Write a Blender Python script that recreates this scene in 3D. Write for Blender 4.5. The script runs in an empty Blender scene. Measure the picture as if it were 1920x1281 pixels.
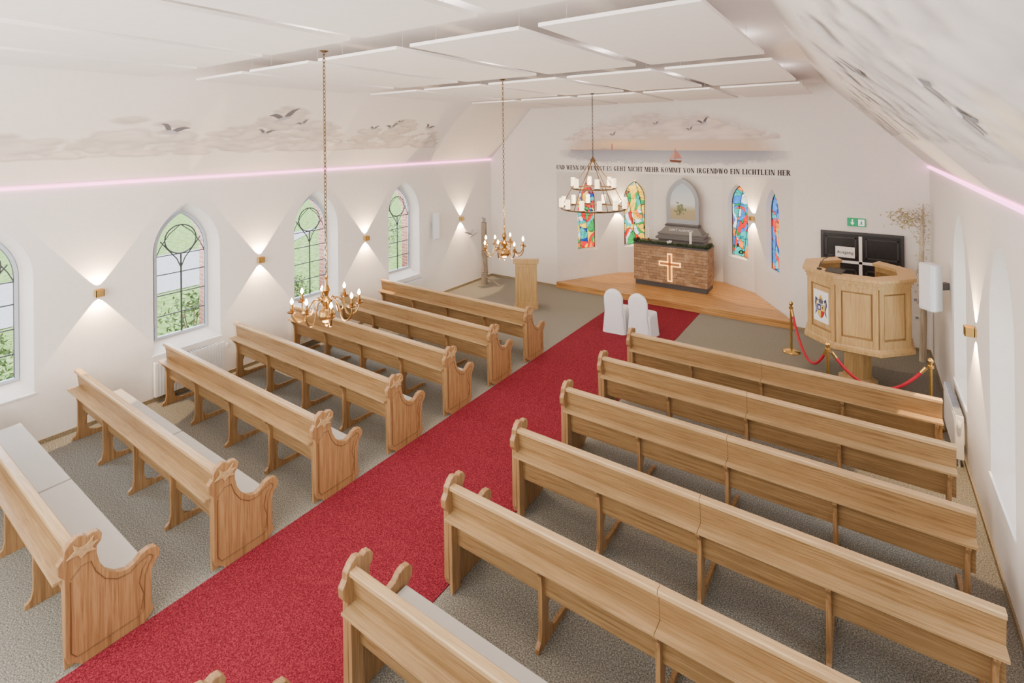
import bpy, bmesh, math, random
import numpy as np
from mathutils import Vector, Matrix
from mathutils.geometry import tessellate_polygon
random.seed(7)
PI = math.pi
C = bpy.context.scene.collection
R = math.radians

# ------------------------------------------------------------------ materials
def newmat(name):
    m = bpy.data.materials.new(name); m.use_nodes = True
    nt = m.node_tree
    return m, nt, nt.nodes['Principled BSDF']
def plain(name, col, rough=0.6, metal=0.0, spec=None, emit=0, ecol=None):
    m, nt, b = newmat(name)
    n = nt.nodes.new('ShaderNodeTexNoise'); n.inputs['Scale'].default_value = 14
    tc = nt.nodes.new('ShaderNodeTexCoord'); nt.links.new(tc.outputs['Object'], n.inputs['Vector'])
    mx = nt.nodes.new('ShaderNodeMix'); mx.data_type = 'RGBA'
    mx.inputs[6].default_value = (*[c*0.95 for c in col], 1); mx.inputs[7].default_value = (*[min(1, c*1.04) for c in col], 1)
    nt.links.new(n.outputs['Fac'], mx.inputs[0]); nt.links.new(mx.outputs[2], b.inputs['Base Color'])
    b.inputs['Roughness'].default_value = rough; b.inputs['Metallic'].default_value = metal
    if spec is not None: b.inputs['Specular IOR Level'].default_value = spec
    if emit:
        b.inputs['Emission Color'].default_value = (*(ecol or col), 1); b.inputs['Emission Strength'].default_value = emit
    return m
def wood(name, c1, c2, grain='X', rough=0.42, sc=1.0):
    m, nt, b = newmat(name)
    tc = nt.nodes.new('ShaderNodeTexCoord'); mp = nt.nodes.new('ShaderNodeMapping')
    s = {'X': (0.8, 20, 20), 'Y': (20, 0.8, 20), 'Z': (20, 20, 0.8)}[grain]
    mp.inputs['Scale'].default_value = [q*sc for q in s]
    nt.links.new(tc.outputs['Object'], mp.inputs['Vector'])
    n = nt.nodes.new('ShaderNodeTexNoise'); n.inputs['Scale'].default_value = 2.2; n.inputs['Detail'].default_value = 7
    n.inputs['Distortion'].default_value = 1.0; n.inputs['Roughness'].default_value = 0.65
    nt.links.new(mp.outputs['Vector'], n.inputs['Vector'])
    n2 = nt.nodes.new('ShaderNodeTexNoise'); n2.inputs['Scale'].default_value = 1.7; n2.inputs['Detail'].default_value = 2
    nt.links.new(tc.outputs['Object'], n2.inputs['Vector'])
    r = nt.nodes.new('ShaderNodeValToRGB')
    r.color_ramp.elements[0].position = 0.36; r.color_ramp.elements[0].color = (*c1, 1)
    r.color_ramp.elements[1].position = 0.62; r.color_ramp.elements[1].color = (*c2, 1)
    nt.links.new(n.outputs['Fac'], r.inputs['Fac'])
    hs = nt.nodes.new('ShaderNodeHueSaturation')
    mr = nt.nodes.new('ShaderNodeMapRange'); mr.inputs['To Min'].default_value = 0.8; mr.inputs['To Max'].default_value = 1.2
    nt.links.new(n2.outputs['Fac'], mr.inputs['Value']); nt.links.new(mr.outputs['Result'], hs.inputs['Value'])
    nt.links.new(r.outputs['Color'], hs.inputs['Color']); nt.links.new(hs.outputs['Color'], b.inputs['Base Color'])
    b.inputs['Roughness'].default_value = rough
    bp = nt.nodes.new('ShaderNodeBump'); bp.inputs['Strength'].default_value = 0.12; bp.inputs['Distance'].default_value = 0.004
    nt.links.new(n.outputs['Fac'], bp.inputs['Height']); nt.links.new(bp.outputs['Normal'], b.inputs['Normal'])
    return m
def speckle(name, cols, scale=90, rough=0.95, bump=0.35):
    m, nt, b = newmat(name)
    tc = nt.nodes.new('ShaderNodeTexCoord')
    n = nt.nodes.new('ShaderNodeTexNoise'); n.inputs['Scale'].default_value = scale; n.inputs['Detail'].default_value = 3
    n.inputs['Roughness'].default_value = 0.8
    nt.links.new(tc.outputs['Object'], n.inputs['Vector'])
    r = nt.nodes.new('ShaderNodeValToRGB'); e = r.color_ramp.elements
    e[0].position = 0.38; e[0].color = (*cols[0], 1); e[1].position = 0.62; e[1].color = (*cols[-1], 1)
    if len(cols) > 2:
        q = e.new(0.5); q.color = (*cols[1], 1)
    nt.links.new(n.outputs['Fac'], r.inputs['Fac']); nt.links.new(r.outputs['Color'], b.inputs['Base Color'])
    b.inputs['Roughness'].default_value = rough; b.inputs['Specular IOR Level'].default_value = 0.1
    bp = nt.nodes.new('ShaderNodeBump'); bp.inputs['Strength'].default_value = bump; bp.inputs['Distance'].default_value = 0.004
    nt.links.new(n.outputs['Fac'], bp.inputs['Height']); nt.links.new(bp.outputs['Normal'], b.inputs['Normal'])
    return m
def brick(name, c1, c2, mortar, scale, bw=0.5, rh=0.25, ms=0.02):
    m, nt, b = newmat(name)
    tc = nt.nodes.new('ShaderNodeTexCoord'); sep = nt.nodes.new('ShaderNodeSeparateXYZ'); cb = nt.nodes.new('ShaderNodeCombineXYZ')
    nt.links.new(tc.outputs['Object'], sep.inputs[0])
    ad = nt.nodes.new('ShaderNodeMath'); ad.operation = 'ADD'
    nt.links.new(sep.outputs['X'], ad.inputs[0]); nt.links.new(sep.outputs['Y'], ad.inputs[1])
    nt.links.new(ad.outputs[0], cb.inputs['X']); nt.links.new(sep.outputs['Z'], cb.inputs['Y'])
    t = nt.nodes.new('ShaderNodeTexBrick'); t.inputs['Scale'].default_value = scale
    t.inputs['Color1'].default_value = (*c1, 1); t.inputs['Color2'].default_value = (*c2, 1); t.inputs['Mortar'].default_value = (*mortar, 1)
    t.inputs['Mortar Size'].default_value = ms; t.inputs['Brick Width'].default_value = bw; t.inputs['Row Height'].default_value = rh
    nt.links.new(cb.outputs[0], t.inputs['Vector']); nt.links.new(t.outputs['Color'], b.inputs['Base Color'])
    b.inputs['Roughness'].default_value = 0.85
    bp = nt.nodes.new('ShaderNodeBump'); bp.inputs['Strength'].default_value = 0.6; bp.inputs['Distance'].default_value = 0.01; bp.invert = True
    nt.links.new(t.outputs['Fac'], bp.inputs['Height']); nt.links.new(bp.outputs['Normal'], b.inputs['Normal'])
    return m
def painted(name, rough=0.85, alpha=False):
    m, nt, b = newmat(name)
    a = nt.nodes.new('ShaderNodeAttribute'); a.attribute_name = 'Col'
    nt.links.new(a.outputs['Color'], b.inputs['Base Color']); b.inputs['Roughness'].default_value = rough
    b.inputs['Specular IOR Level'].default_value = 0.1
    if alpha: nt.links.new(a.outputs['Alpha'], b.inputs['Alpha'])
    return m
def stained(name, pal, seed):
    m, nt, b = newmat(name)
    tc = nt.nodes.new('ShaderNodeTexCoord')
    def warp(src, scale, amt):
        no = nt.nodes.new('ShaderNodeTexNoise'); no.inputs['Scale'].default_value = scale; no.inputs['Detail'].default_value = 0
        nt.links.new(src, no.inputs['Vector'])
        ma = nt.nodes.new('ShaderNodeVectorMath'); ma.operation = 'MULTIPLY_ADD'; ma.inputs[1].default_value = (amt,)*3
        nt.links.new(no.outputs['Color'], ma.inputs[0]); nt.links.new(src, ma.inputs[2]); return ma.outputs[0]
    mp0 = nt.nodes.new('ShaderNodeMapping'); mp0.inputs['Location'].default_value = (seed, seed*2.3, 0)
    nt.links.new(tc.outputs['Object'], mp0.inputs['Vector'])
    w1 = warp(mp0.outputs[0], 2.1, 1.7)
    mp = nt.nodes.new('ShaderNodeMapping'); mp.inputs['Scale'].default_value = (1.6, 1.6, 0.6); mp.inputs['Rotation'].default_value = (0.4, 0.6, 0.2)
    nt.links.new(w1, mp.inputs['Vector'])
    def vor(feat, sc):
        v = nt.nodes.new('ShaderNodeTexVoronoi'); v.feature = feat; v.inputs['Scale'].default_value = sc
        nt.links.new(mp.outputs[0], v.inputs['Vector']); return v
    v1 = vor('F1', 2.7); v2 = vor('DISTANCE_TO_EDGE', 2.7)
    wv = nt.nodes.new('ShaderNodeTexWave'); wv.inputs['Scale'].default_value = 0.8; wv.wave_type = 'RINGS'; wv.inputs['Distortion'].default_value = 2.5
    wv.inputs['Detail Scale'].default_value = 0.6; wv.inputs['Detail'].default_value = 0; nt.links.new(mp0.outputs[0], wv.inputs['Vector'])
    sp = nt.nodes.new('ShaderNodeSeparateColor'); nt.links.new(v1.outputs['Color'], sp.inputs[0])
    st = nt.nodes.new('ShaderNodeMath'); st.operation = 'GREATER_THAN'; st.inputs[1].default_value = 0.5
    nt.links.new(wv.outputs['Fac'], st.inputs[0])
    m1 = nt.nodes.new('ShaderNodeMath'); m1.operation = 'MULTIPLY_ADD'; m1.inputs[1].default_value = 0.37
    nt.links.new(st.outputs[0], m1.inputs[0]); nt.links.new(sp.outputs[0], m1.inputs[2])
    fr = nt.nodes.new('ShaderNodeMath'); fr.operation = 'FRACT'; nt.links.new(m1.outputs[0], fr.inputs[0])
    r = nt.nodes.new('ShaderNodeValToRGB'); r.color_ramp.interpolation = 'CONSTANT'
    e = r.color_ramp.elements
    e[0].position = 0; e[0].color = (*pal[0], 1); e[1].position = 1/len(pal); e[1].color = (*pal[1], 1)
    for i in range(2, len(pal)):
        q = e.new(i/len(pal)); q.color = (*pal[i], 1)
    nt.links.new(fr.outputs[0], r.inputs['Fac'])
    lt = nt.nodes.new('ShaderNodeMath'); lt.operation = 'GREATER_THAN'; lt.inputs[1].default_value = 0.022
    nt.links.new(v2.outputs['Distance'], lt.inputs[0])
    ds = nt.nodes.new('ShaderNodeMath'); ds.operation = 'SUBTRACT'; ds.inputs[1].default_value = 0.5; nt.links.new(wv.outputs['Fac'], ds.inputs[0])
    ab = nt.nodes.new('ShaderNodeMath'); ab.operation = 'ABSOLUTE'; nt.links.new(ds.outputs[0], ab.inputs[0])
    l2 = nt.nodes.new('ShaderNodeMath'); l2.operation = 'GREATER_THAN'; l2.inputs[1].default_value = 0.045; nt.links.new(ab.outputs[0], l2.inputs[0])
    mn = nt.nodes.new('ShaderNodeMath'); mn.operation = 'MINIMUM'; nt.links.new(lt.outputs[0], mn.inputs[0]); nt.links.new(l2.outputs[0], mn.inputs[1])
    mx = nt.nodes.new('ShaderNodeMix'); mx.data_type = 'RGBA'; mx.inputs[6].default_value = (0.01, 0.01, 0.01, 1)
    nt.links.new(mn.outputs[0], mx.inputs[0]); nt.links.new(r.outputs['Color'], mx.inputs[7])
    nt.links.new(mx.outputs[2], b.inputs['Base Color']); nt.links.new(mx.outputs[2], b.inputs['Emission Color'])
    no = nt.nodes.new('ShaderNodeTexNoise'); no.inputs['Scale'].default_value = 7; no.inputs['Distortion'].default_value = 1.0; nt.links.new(mp0.outputs[0], no.inputs['Vector'])
    mr = nt.nodes.new('ShaderNodeMapRange'); mr.inputs['From Min'].default_value = .3; mr.inputs['From Max'].default_value = .7; mr.inputs['To Min'].default_value = .6; mr.inputs['To Max'].default_value = 2.4
    nt.links.new(no.outputs['Fac'], mr.inputs['Value']); nt.links.new(mr.outputs['Result'], b.inputs['Emission Strength']); b.inputs['Roughness'].default_value = 0.25  # emission stands in for daylight coming through the glass
    return m

M = {}
M['plaster'] = plain('plaster', (0.865, 0.84, 0.81), 0.9, spec=0.1)
M['ceil'] = plain('ceiling_paint', (0.86, 0.82, 0.79), 0.9, spec=0.1)
M['panel'] = plain('acoustic_panel', (0.91, 0.885, 0.855), 0.9, spec=0.1)
M['carpet'] = speckle('grey_carpet', [(0.095, 0.095, 0.082), (0.205, 0.20, 0.172), (0.40, 0.39, 0.34)], 85, bump=0.2)
M['tan'] = speckle('tan_carpet_edge', [(0.17, 0.135, 0.085), (0.28, 0.23, 0.15), (0.42, 0.36, 0.25)], 100, bump=0.12)
M['red'] = speckle('red_carpet', [(0.085, 0.007, 0.015), (0.175, 0.014, 0.028), (0.30, 0.04, 0.058)], 90, bump=0.25)
M['oakx'] = wood('oak_along', (0.20, 0.112, 0.042), (0.345, 0.218, 0.096), 'X')  # darker pew oak: shade on the backrests is put into the colour
M['rail'] = wood('oak_top_rail', (0.38, 0.245, 0.11), (0.52, 0.365, 0.19), 'X')  # same oak made paler: light on the rail tops is in the colour
M['ledge'] = wood('oak_ledge', (0.30, 0.185, 0.08), (0.44, 0.30, 0.145), 'X')  # mid tone of that oak: light on the ledge is in the colour
M['oakz'] = wood('oak_upright', (0.23, 0.12, 0.046), (0.40, 0.24, 0.106), 'Z')
M['oakd'] = wood('oak_carving', (0.10, 0.045, 0.016), (0.18, 0.095, 0.036), 'Z')
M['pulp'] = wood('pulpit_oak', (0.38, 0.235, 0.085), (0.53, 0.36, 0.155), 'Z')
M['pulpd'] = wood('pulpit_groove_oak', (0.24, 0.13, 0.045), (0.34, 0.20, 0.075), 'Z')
M['pine'] = wood('pine_boards', (0.36, 0.175, 0.052), (0.57, 0.32, 0.115), 'X', 0.35, 0.6)
M['cushion'] = plain('cushion_fabric', (0.52, 0.515, 0.48), 0.95)
M['white'] = plain('white_lacquer', (0.85, 0.85, 0.84), 0.4)
M['speaker'] = plain('pale_blue_grey_shell', (0.70, 0.76, 0.80), 0.4)
M['cloth'] = plain('white_cloth', (0.78, 0.80, 0.85), 0.85)
M['frame'] = plain('window_frame_paint', (0.48, 0.55, 0.64), 0.5)
M['bars'] = plain('window_bar_grey', (0.05, 0.065, 0.065), 0.5)
M['black'] = plain('black_iron', (0.015, 0.015, 0.018), 0.5)
M['door'] = plain('black_door', (0.010, 0.010, 0.012), 0.35)
M['doorp'] = plain('black_door_moulding', (0.035, 0.035, 0.04), 0.35)
M['brass'] = plain('brass', (0.72, 0.48, 0.16), 0.25, 1.0)
M['oldbrass'] = plain('dark_brass', (0.34, 0.20, 0.07), 0.28, 1.0)
M['chain'] = plain('chain_bronze', (0.15, 0.10, 0.045), 0.4, 0.9)
M['wire'] = plain('thin_wire_grey', (0.45, 0.43, 0.41), 0.5)
M['iron'] = plain('bronze_iron', (0.16, 0.10, 0.055), 0.4, 0.8)
M['gold'] = plain('gold_sconce', (0.80, 0.55, 0.18), 0.3, 1.0)
M['velvet'] = plain('red_velvet', (0.50, 0.008, 0.03), 0.7)
M['grey'] = plain('retable_grey', (0.14, 0.135, 0.135), 0.6)
M['greyl'] = plain('retable_pale_grey', (0.28, 0.30, 0.34), 0.6)
M['letter'] = plain('carved_letter_grey', (0.55, 0.54, 0.52), 0.6)
M['slate'] = plain('slate_plinth', (0.06, 0.06, 0.065), 0.6)
M['crossdark'] = plain('cross_core_brown', (0.30, 0.12, 0.04), 0.6, emit=0.25, ecol=(1.0, 0.40, 0.10))
M['candle'] = plain('candle_wax', (0.88, 0.84, 0.72), 0.6)
M['litcandle'] = plain('lit_candle_glass', (0.9, 0.80, 0.62), 0.5, emit=2.4, ecol=(1.0, 0.72, 0.40))
M['flame'] = plain('flame_bulb', (1, 0.8, 0.5), 0.4, emit=60, ecol=(1.0, 0.66, 0.30))
M['glowcross'] = plain('cross_glow', (1, 0.6, 0.25), 0.5, emit=2.4, ecol=(1.0, 0.52, 0.14))
M['pink'] = plain('pink_led', (1, 0.6, 0.85), 0.5, emit=5.0, ecol=(1.0, 0.26, 0.58))
M['green'] = plain('exit_green', (0.0, 0.24, 0.09), 0.5, emit=0.4, ecol=(0.0, 0.40, 0.15))
M['signwhite'] = plain('sign_white', (0.9, 0.9, 0.9), 0.5, emit=0.6)
M['ink'] = plain('ink_brown', (0.018, 0.011, 0.010), 0.8)
M['paint'] = painted('mural_paint')
M['mural'] = painted('mural_wash', alpha=True)
M['stone'] = brick('sandstone_blocks', (0.25, 0.155, 0.09), (0.40, 0.265, 0.155), (0.11, 0.07, 0.04), 2.4, 0.5, 0.17, 0.010)
M['stone2'] = speckle('sandstone_faces', [(0.29, 0.185, 0.105), (0.38, 0.25, 0.15), (0.47, 0.33, 0.205)], 4, bump=0.3)
M['brick'] = brick('red_brick', (0.24, 0.06, 0.035), (0.34, 0.11, 0.065), (0.34, 0.29, 0.25), 2.1, 0.5, 0.16, 0.015)
M['lawn'] = speckle('lawn', [(0.14, 0.25, 0.06), (0.23, 0.37, 0.10), (0.36, 0.52, 0.20)], 5)
M['road'] = speckle('asphalt', [(0.42, 0.42, 0.45), (0.52, 0.52, 0.55)], 8)
M['leaf'] = speckle('leaf', [(0.07, 0.14, 0.05), (0.22, 0.34, 0.15)], 9)
M['garl'] = speckle('garland_leaf', [(0.015, 0.035, 0.015), (0.10, 0.13, 0.07)], 25)
M['driftwood'] = wood('driftwood', (0.16, 0.13, 0.10), (0.34, 0.29, 0.24), 'Z', 0.8)
M['birch'] = wood('birch_bark', (0.36, 0.30, 0.20), (0.62, 0.56, 0.44), 'Z', 0.8)
M['dryleaf'] = plain('dry_leaf', (0.46, 0.41, 0.24), 0.8)
M['gull'] = plain('gull_feather', (0.36, 0.36, 0.37), 0.7)
m, nt, b = newmat('clear_glass')
tr = nt.nodes.new('ShaderNodeBsdfTransparent'); gl = nt.nodes.new('ShaderNodeBsdfGlossy'); gl.inputs['Roughness'].default_value = 0.03
ms = nt.nodes.new('ShaderNodeMixShader'); ms.inputs[0].default_value = 0.05
nt.links.new(tr.outputs[0], ms.inputs[1]); nt.links.new(gl.outputs[0], ms.inputs[2])
nt.links.new(ms.outputs[0], nt.nodes['Material Output'].inputs['Surface']); M['glass'] = m
red, org, yel, grn, teal, blu, dbl, wht = (0.70, 0.012, 0.012), (0.9, 0.20, 0.01), (1.0, 0.62, 0.03), (0.02, 0.33, 0.07), (0.02, 0.45, 0.42), (0.02, 0.20, 0.70), (0.01, 0.04, 0.28), (0.75, 0.86, 0.88)

# ------------------------------------------------------------------ mesh builder
class MB:
    def __init__(s): s.v = []; s.f = []; s.c = []
    def add(s, vs, fs, col=None):
        o = len(s.v); s.v += [tuple(p) for p in vs]; s.f += [tuple(i+o for i in f) for f in fs]
        if col is None: s.c += [(0.8, 0.8, 0.8)]*len(vs)
        elif isinstance(col, list): s.c += col
        else: s.c += [col]*len(vs)
        return s
    def box(s, x0, x1, y0, y1, z0, z1, col=None):
        vs = [(x, y, z) for z in (z0, z1) for y in (y0, y1) for x in (x0, x1)]
        return s.add(vs, [(0, 2, 3, 1), (4, 5, 7, 6), (0, 1, 5, 4), (2, 6, 7, 3), (0, 4, 6, 2), (1, 3, 7, 5)], col)
    def prism(s, prof, axis, a, b, col=None):
        n = len(prof)
        def P(p, t):
            return {'x': (t, p[0], p[1]), 'y': (p[0], t, p[1]), 'z': (p[0], p[1], t)}[axis]
        vs = [P(p, a) for p in prof]+[P(p, b) for p in prof]
        return s.add(vs, [tuple(range(n)), tuple(range(2*n-1, n-1, -1))]+[(i, (i+1) % n, n+(i+1) % n, n+i) for i in range(n)], col)
    def tube(s, pts, r, seg=8, closed=False, col=None):
        pts = [Vector(p) for p in pts]; n = len(pts)
        rs = r if isinstance(r, (list, tuple)) else [r]*n
        vs = []; prev = None
        for i, p in enumerate(pts):
            if closed: t = pts[(i+1) % n]-pts[i-1]
            else: t = pts[min(i+1, n-1)]-pts[max(i-1, 0)]
            t.normalize()
            if prev is None:
                a = Vector((0, 0, 1)) if abs(t.z) < 0.9 else Vector((1, 0, 0))
                u = t.cross(a).normalized()
            else:
                u = (prev-t*prev.dot(t)).normalized()
            prev = u; w = t.cross(u)
            for k in range(seg):
                q = 2*PI*k/seg; vs.append(p+(u*math.cos(q)+w*math.sin(q))*rs[i])
        fs = []
        for i in range(n if closed else n-1):
            j = (i+1) % n
            for k in range(seg):
                l = (k+1) % seg; fs.append((i*seg+k, i*seg+l, j*seg+l, j*seg+k))
        if not closed: fs += [tuple(range(seg)), tuple((n-1)*seg+k for k in range(seg-1, -1, -1))]
        return s.add(vs, fs, col)
    def lathe(s, prof, cx=0, cy=0, cz=0, seg=16, sx=1, sy=1, rot=0):
        vs = []; n = len(prof)
        for (r, z) in prof:
            for k in range(seg):
                q = 2*PI*k/seg+rot; vs.append((cx+r*sx*math.cos(q), cy+r*sy*math.sin(q), cz+z))
        fs = [(i*seg+k, i*seg+(k+1) % seg, (i+1)*seg+(k+1) % seg, (i+1)*seg+k) for i in range(n-1) for k in range(seg)]
        fs += [tuple(range(seg-1, -1, -1)), tuple((n-1)*seg+k for k in range(seg))]
        return s.add(vs, fs)
    def ball(s, cx, cy, cz, r, seg=10, sz=1.0):
        n = 7
        return s.lathe([(r*math.sin(PI*i/n)+1e-4, -r*sz*math.cos(PI*i/n)) for i in range(n+1)], cx, cy, cz, seg)
    def build(s, name, mat, parent=None, smooth=False, bevel=0, recalc=True, colors=False, loc=None):
        me = bpy.data.meshes.new(name); me.from_pydata(s.v, [], s.f)
        if recalc:
            bm = bmesh.new(); bm.from_mesh(me); bmesh.ops.recalc_face_normals(bm, faces=bm.faces); bm.to_mesh(me); bm.free()
        if colors:
            at = me.color_attributes.new('Col', 'FLOAT_COLOR', 'POINT')
            for i, c in enumerate(s.c): at.data[i].color = (*c, 1)
        mats = mat if isinstance(mat, list) else [mat]
        for q in mats: me.materials.append(q)
        if smooth:
            me.polygons.foreach_set('use_smooth', [True]*len(me.polygons))
            try: me.set_sharp_from_angle(angle=R(40))
            except Exception: pass
        o = bpy.data.objects.new(name, me); C.objects.link(o)
        if parent: o.parent = parent
        if loc: o.location = loc
        if bevel:
            bv = o.modifiers.new('bevel', 'BEVEL'); bv.width = bevel; bv.segments = 2; bv.limit_method = 'ANGLE'; bv.angle_limit = R(40)
        return o
def tag(o, label, cat, group=None, kind=None):
    o['label'] = label; o['category'] = cat
    if group: o['group'] = group
    if kind: o['kind'] = kind
    return o
def thing(name, label, cat, loc=(0, 0, 0), rz=0, group=None):
    o = bpy.data.objects.new(name, None); C.objects.link(o); o.location = loc; o.rotation_euler = (0, 0, rz)
    o.empty_display_size = 0.1
    return tag(o, label, cat, group)
def struct(o): o['kind'] = 'structure'; return o
def copy_tree(o, parent=None):
    c = o.copy(); C.objects.link(c)
    if parent: c.parent = parent
    for ch in list(o.children): copy_tree(ch, c)
    return c
def textmesh(txt, size, name, mat, parent, M4, extrude=0.002):
    cu = bpy.data.curves.new(name, 'FONT'); cu.body = txt; cu.size = size; cu.extrude = extrude; cu.align_x = 'CENTER'; cu.align_y = 'CENTER'
    tmp = bpy.data.objects.new('tmp', cu); C.objects.link(tmp)
    dg = bpy.context.evaluated_depsgraph_get(); me = bpy.data.meshes.new_from_object(tmp.evaluated_get(dg))
    bpy.data.objects.remove(tmp); bpy.data.curves.remove(cu)
    me.transform(M4); me.materials.clear(); me.materials.append(mat); me.name = name
    o = bpy.data.objects.new(name, me); C.objects.link(o)
    if parent: o.parent = parent
    return o

# ------------------------------------------------------------------ room shell
XL, XR, YB, YR = -9.08, 1.0, 12.07, -3.0
ZW, ZC = 3.45, 5.1
XSL, XSR = -7.42, -0.63
MX = -4.04
def arch(w, zb, zs, za, n=10):
    h = za-zs; hf = w/2; c = (h*h-hf*hf)/(2*hf); r = hf+c; am = math.acos(c/r)
    pts = [(-hf, zb), (hf, zb)]
    pts += [(-c+r*math.cos(am*i/n), zs+r*math.sin(am*i/n)) for i in range(n+1)]
    pts += [(c-r*math.cos(am*i/n), zs+r*math.sin(am*i/n)) for i in range(n-1, -1, -1)]
    return pts
def facewall(mb, outer, holes, P):
    pl = [[Vector((a, b, 0)) for a, b in outer]]+[[Vector((a, b, 0)) for a, b in h] for h in holes]
    flat = [p for q in pl for p in q]
    tris = tessellate_polygon(pl)
    mb.add([P(p.x, p.y, 0) for p in flat], [tuple(t) for t in tris])
def strip(mb, l1, d1, l2, d2, P, s0=0):
    n = len(l1)
    mb.add([P(a+s0, b, d1) for a, b in l1]+[P(a+s0, b, d2) for a, b in l2], [(i, (i+1) % n, n+(i+1) % n, n+i) for i in range(n)])

WY = [1.46, 3.84, 6.22, 8.6]
A_in = arch(1.0, 0.71, 2.25, 3.03); A_gl = arch(0.80, 0.86, 2.25, 2.90); A_out = arch(0.80, 0.80, 2.25, 2.90)
winno = 0
for side in (-1, 1):
    XW = XL if side < 0 else XR
    P = (lambda s, z, d, XW=XW, side=side: (XW+side*d, s, z))
    w = MB()
    facewall(w, [(YR, 0), (YB, 0), (YB, ZW), (YR, ZW)], [[(a+y, b) for a, b in A_in] for y in WY], P)
    for y in WY: strip(w, A_in, 0, A_gl, 0.26, P, y)
    struct(w.build('wall_left' if side < 0 else 'wall_right', M['plaster'], recalc=False))
    w = MB()
    Po = (lambda s, z, d, XW=XW, side=side: (XW+side*(d+0.52), s, z))
    facewall(w, [(YR, -0.4), (YB+2.5, -0.4), (YB+2.5, ZW), (YR, ZW)], [[(a+y, b) for a, b in A_out] for y in WY], Po)
    for y in WY: strip(w, arch(.74, .88, 2.25, 2.86), 0.29, A_out, 0.52, P, y)
    struct(w.build('wall_left_outer' if side < 0 else 'wall_right_outer', M['brick'], recalc=False))
    for y in WY:
        winno += 1
        fr = MB(); A2 = arch(0.72, 0.90, 2.25, 2.85)
        strip(fr, A_gl, 0.23, A2, 0.23, P, y); strip(fr, A2, 0.23, A2, 0.28, P, y); strip(fr, A_gl, 0.28, A2, 0.28, P, y)
        f = struct(fr.build('window_%d' % winno, M['frame'], recalc=False))
        g = MB(); nA = len(A2); g.add([P(a+y, b, 0.262) for a, b in A2], [tuple(range(nA))]); g.build('pane', M['glass'], f, recalc=False)
        b = MB()
        def Tb(pts, r=0.010): b.tube([P(s+y, z, 0.25) for s, z in pts], r, 6)
        Tb([(0, 0.90), (0, 2.18)], .014)
        for z in (1.22, 1.55, 1.88): Tb([(-0.36, z), (0.36, z)])
        Tb([(-0.36, 2.18), (0.36, 2.18)], 0.009)
        b.tube([P(y+0.235*math.cos(q*PI/12), 2.42+0.235*math.sin(q*PI/12), 0.25) for q in range(24)], 0.011, 6, closed=True)
        for sg in (-1, 1):
            Tb([(0, 1.95), (sg*0.06, 2.1), (sg*0.19, 2.27), (sg*0.30, 2.42)])
            Tb([(sg*.36, 2.18), (sg*.30, 2.32), (sg*.17, 2.52), (0, 2.66)], .008)
        Tb(A2[1:]+[A2[0]], 0.009)
        b.build('glazing_bars', M['bars'], f, smooth=True)
        sl = MB(); sl.box(*sorted((XW-side*0.015, XW+side*0.24)), y-0.52, y+0.52, 0.69, 0.712); sl.build('sill', M['white'], f)

for nm, xa, xb in (('ceiling_slope_left', XL, XSL), ('ceiling_slope_right', XR, XSR)):
    w = MB(); w.add([(xa, YR, ZW), (xa, YB, ZW), (xb, YB, ZC), (xb, YR, ZC)], [(0, 1, 2, 3)]); struct(w.build(nm, M['ceil'], recalc=False))
w = MB(); w.add([(XSL, YR, ZC), (XSR, YR, ZC), (XSR, YB, ZC), (XSL, YB, ZC)], [(0, 1, 2, 3)]); struct(w.build('ceiling', M['ceil'], recalc=False))
w = MB(); w.add([(XL-0.0, YR, 0), (XR, YR, 0), (XR, YB, 0), (XL, YB, 0)], [(0, 1, 2, 3)]); struct(w.build('floor', M['carpet'], recalc=False))
w = MB(); w.add([(XL, YR, 0), (XR, YR, 0), (XR, YR, ZW), (XSR, YR, ZC), (XSL, YR, ZC), (XL, YR, ZW)], [tuple(range(6))]); struct(w.build('wall_rear', M['plaster'], recalc=False))
OX0, OX1, OZ = -6.86, -1.20, 3.14
w = MB()
facewall(w, [(XL, 0), (OX0, 0), (OX0, OZ), (OX1, OZ), (OX1, 0), (XR, 0), (XR, ZW), (XSR, ZC), (XSL, ZC), (XL, ZW)], [], lambda s, z, d: (s, YB, z))
struct(w.build('wall_back', M['plaster'], recalc=False))
AP = [(-6.86, 12.07), (-5.84, 13.79), (-4.98, 14.37), (-3.10, 14.37), (-2.24, 13.79), (-1.20, 12.07)]
AW = arch(0.66, 0.90, 2.28, 2.82); AG = arch(0.58, 0.95, 2.28, 2.77)
pal = [[red, grn, teal, org, dbl, wht, red, yel], [yel, org, teal, yel, grn, wht, yel, teal, red, yel], None, [blu, teal, wht, red, teal, blu, grn, org, wht], [blu, red, dbl, teal, org, blu]]
w = MB()
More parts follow.
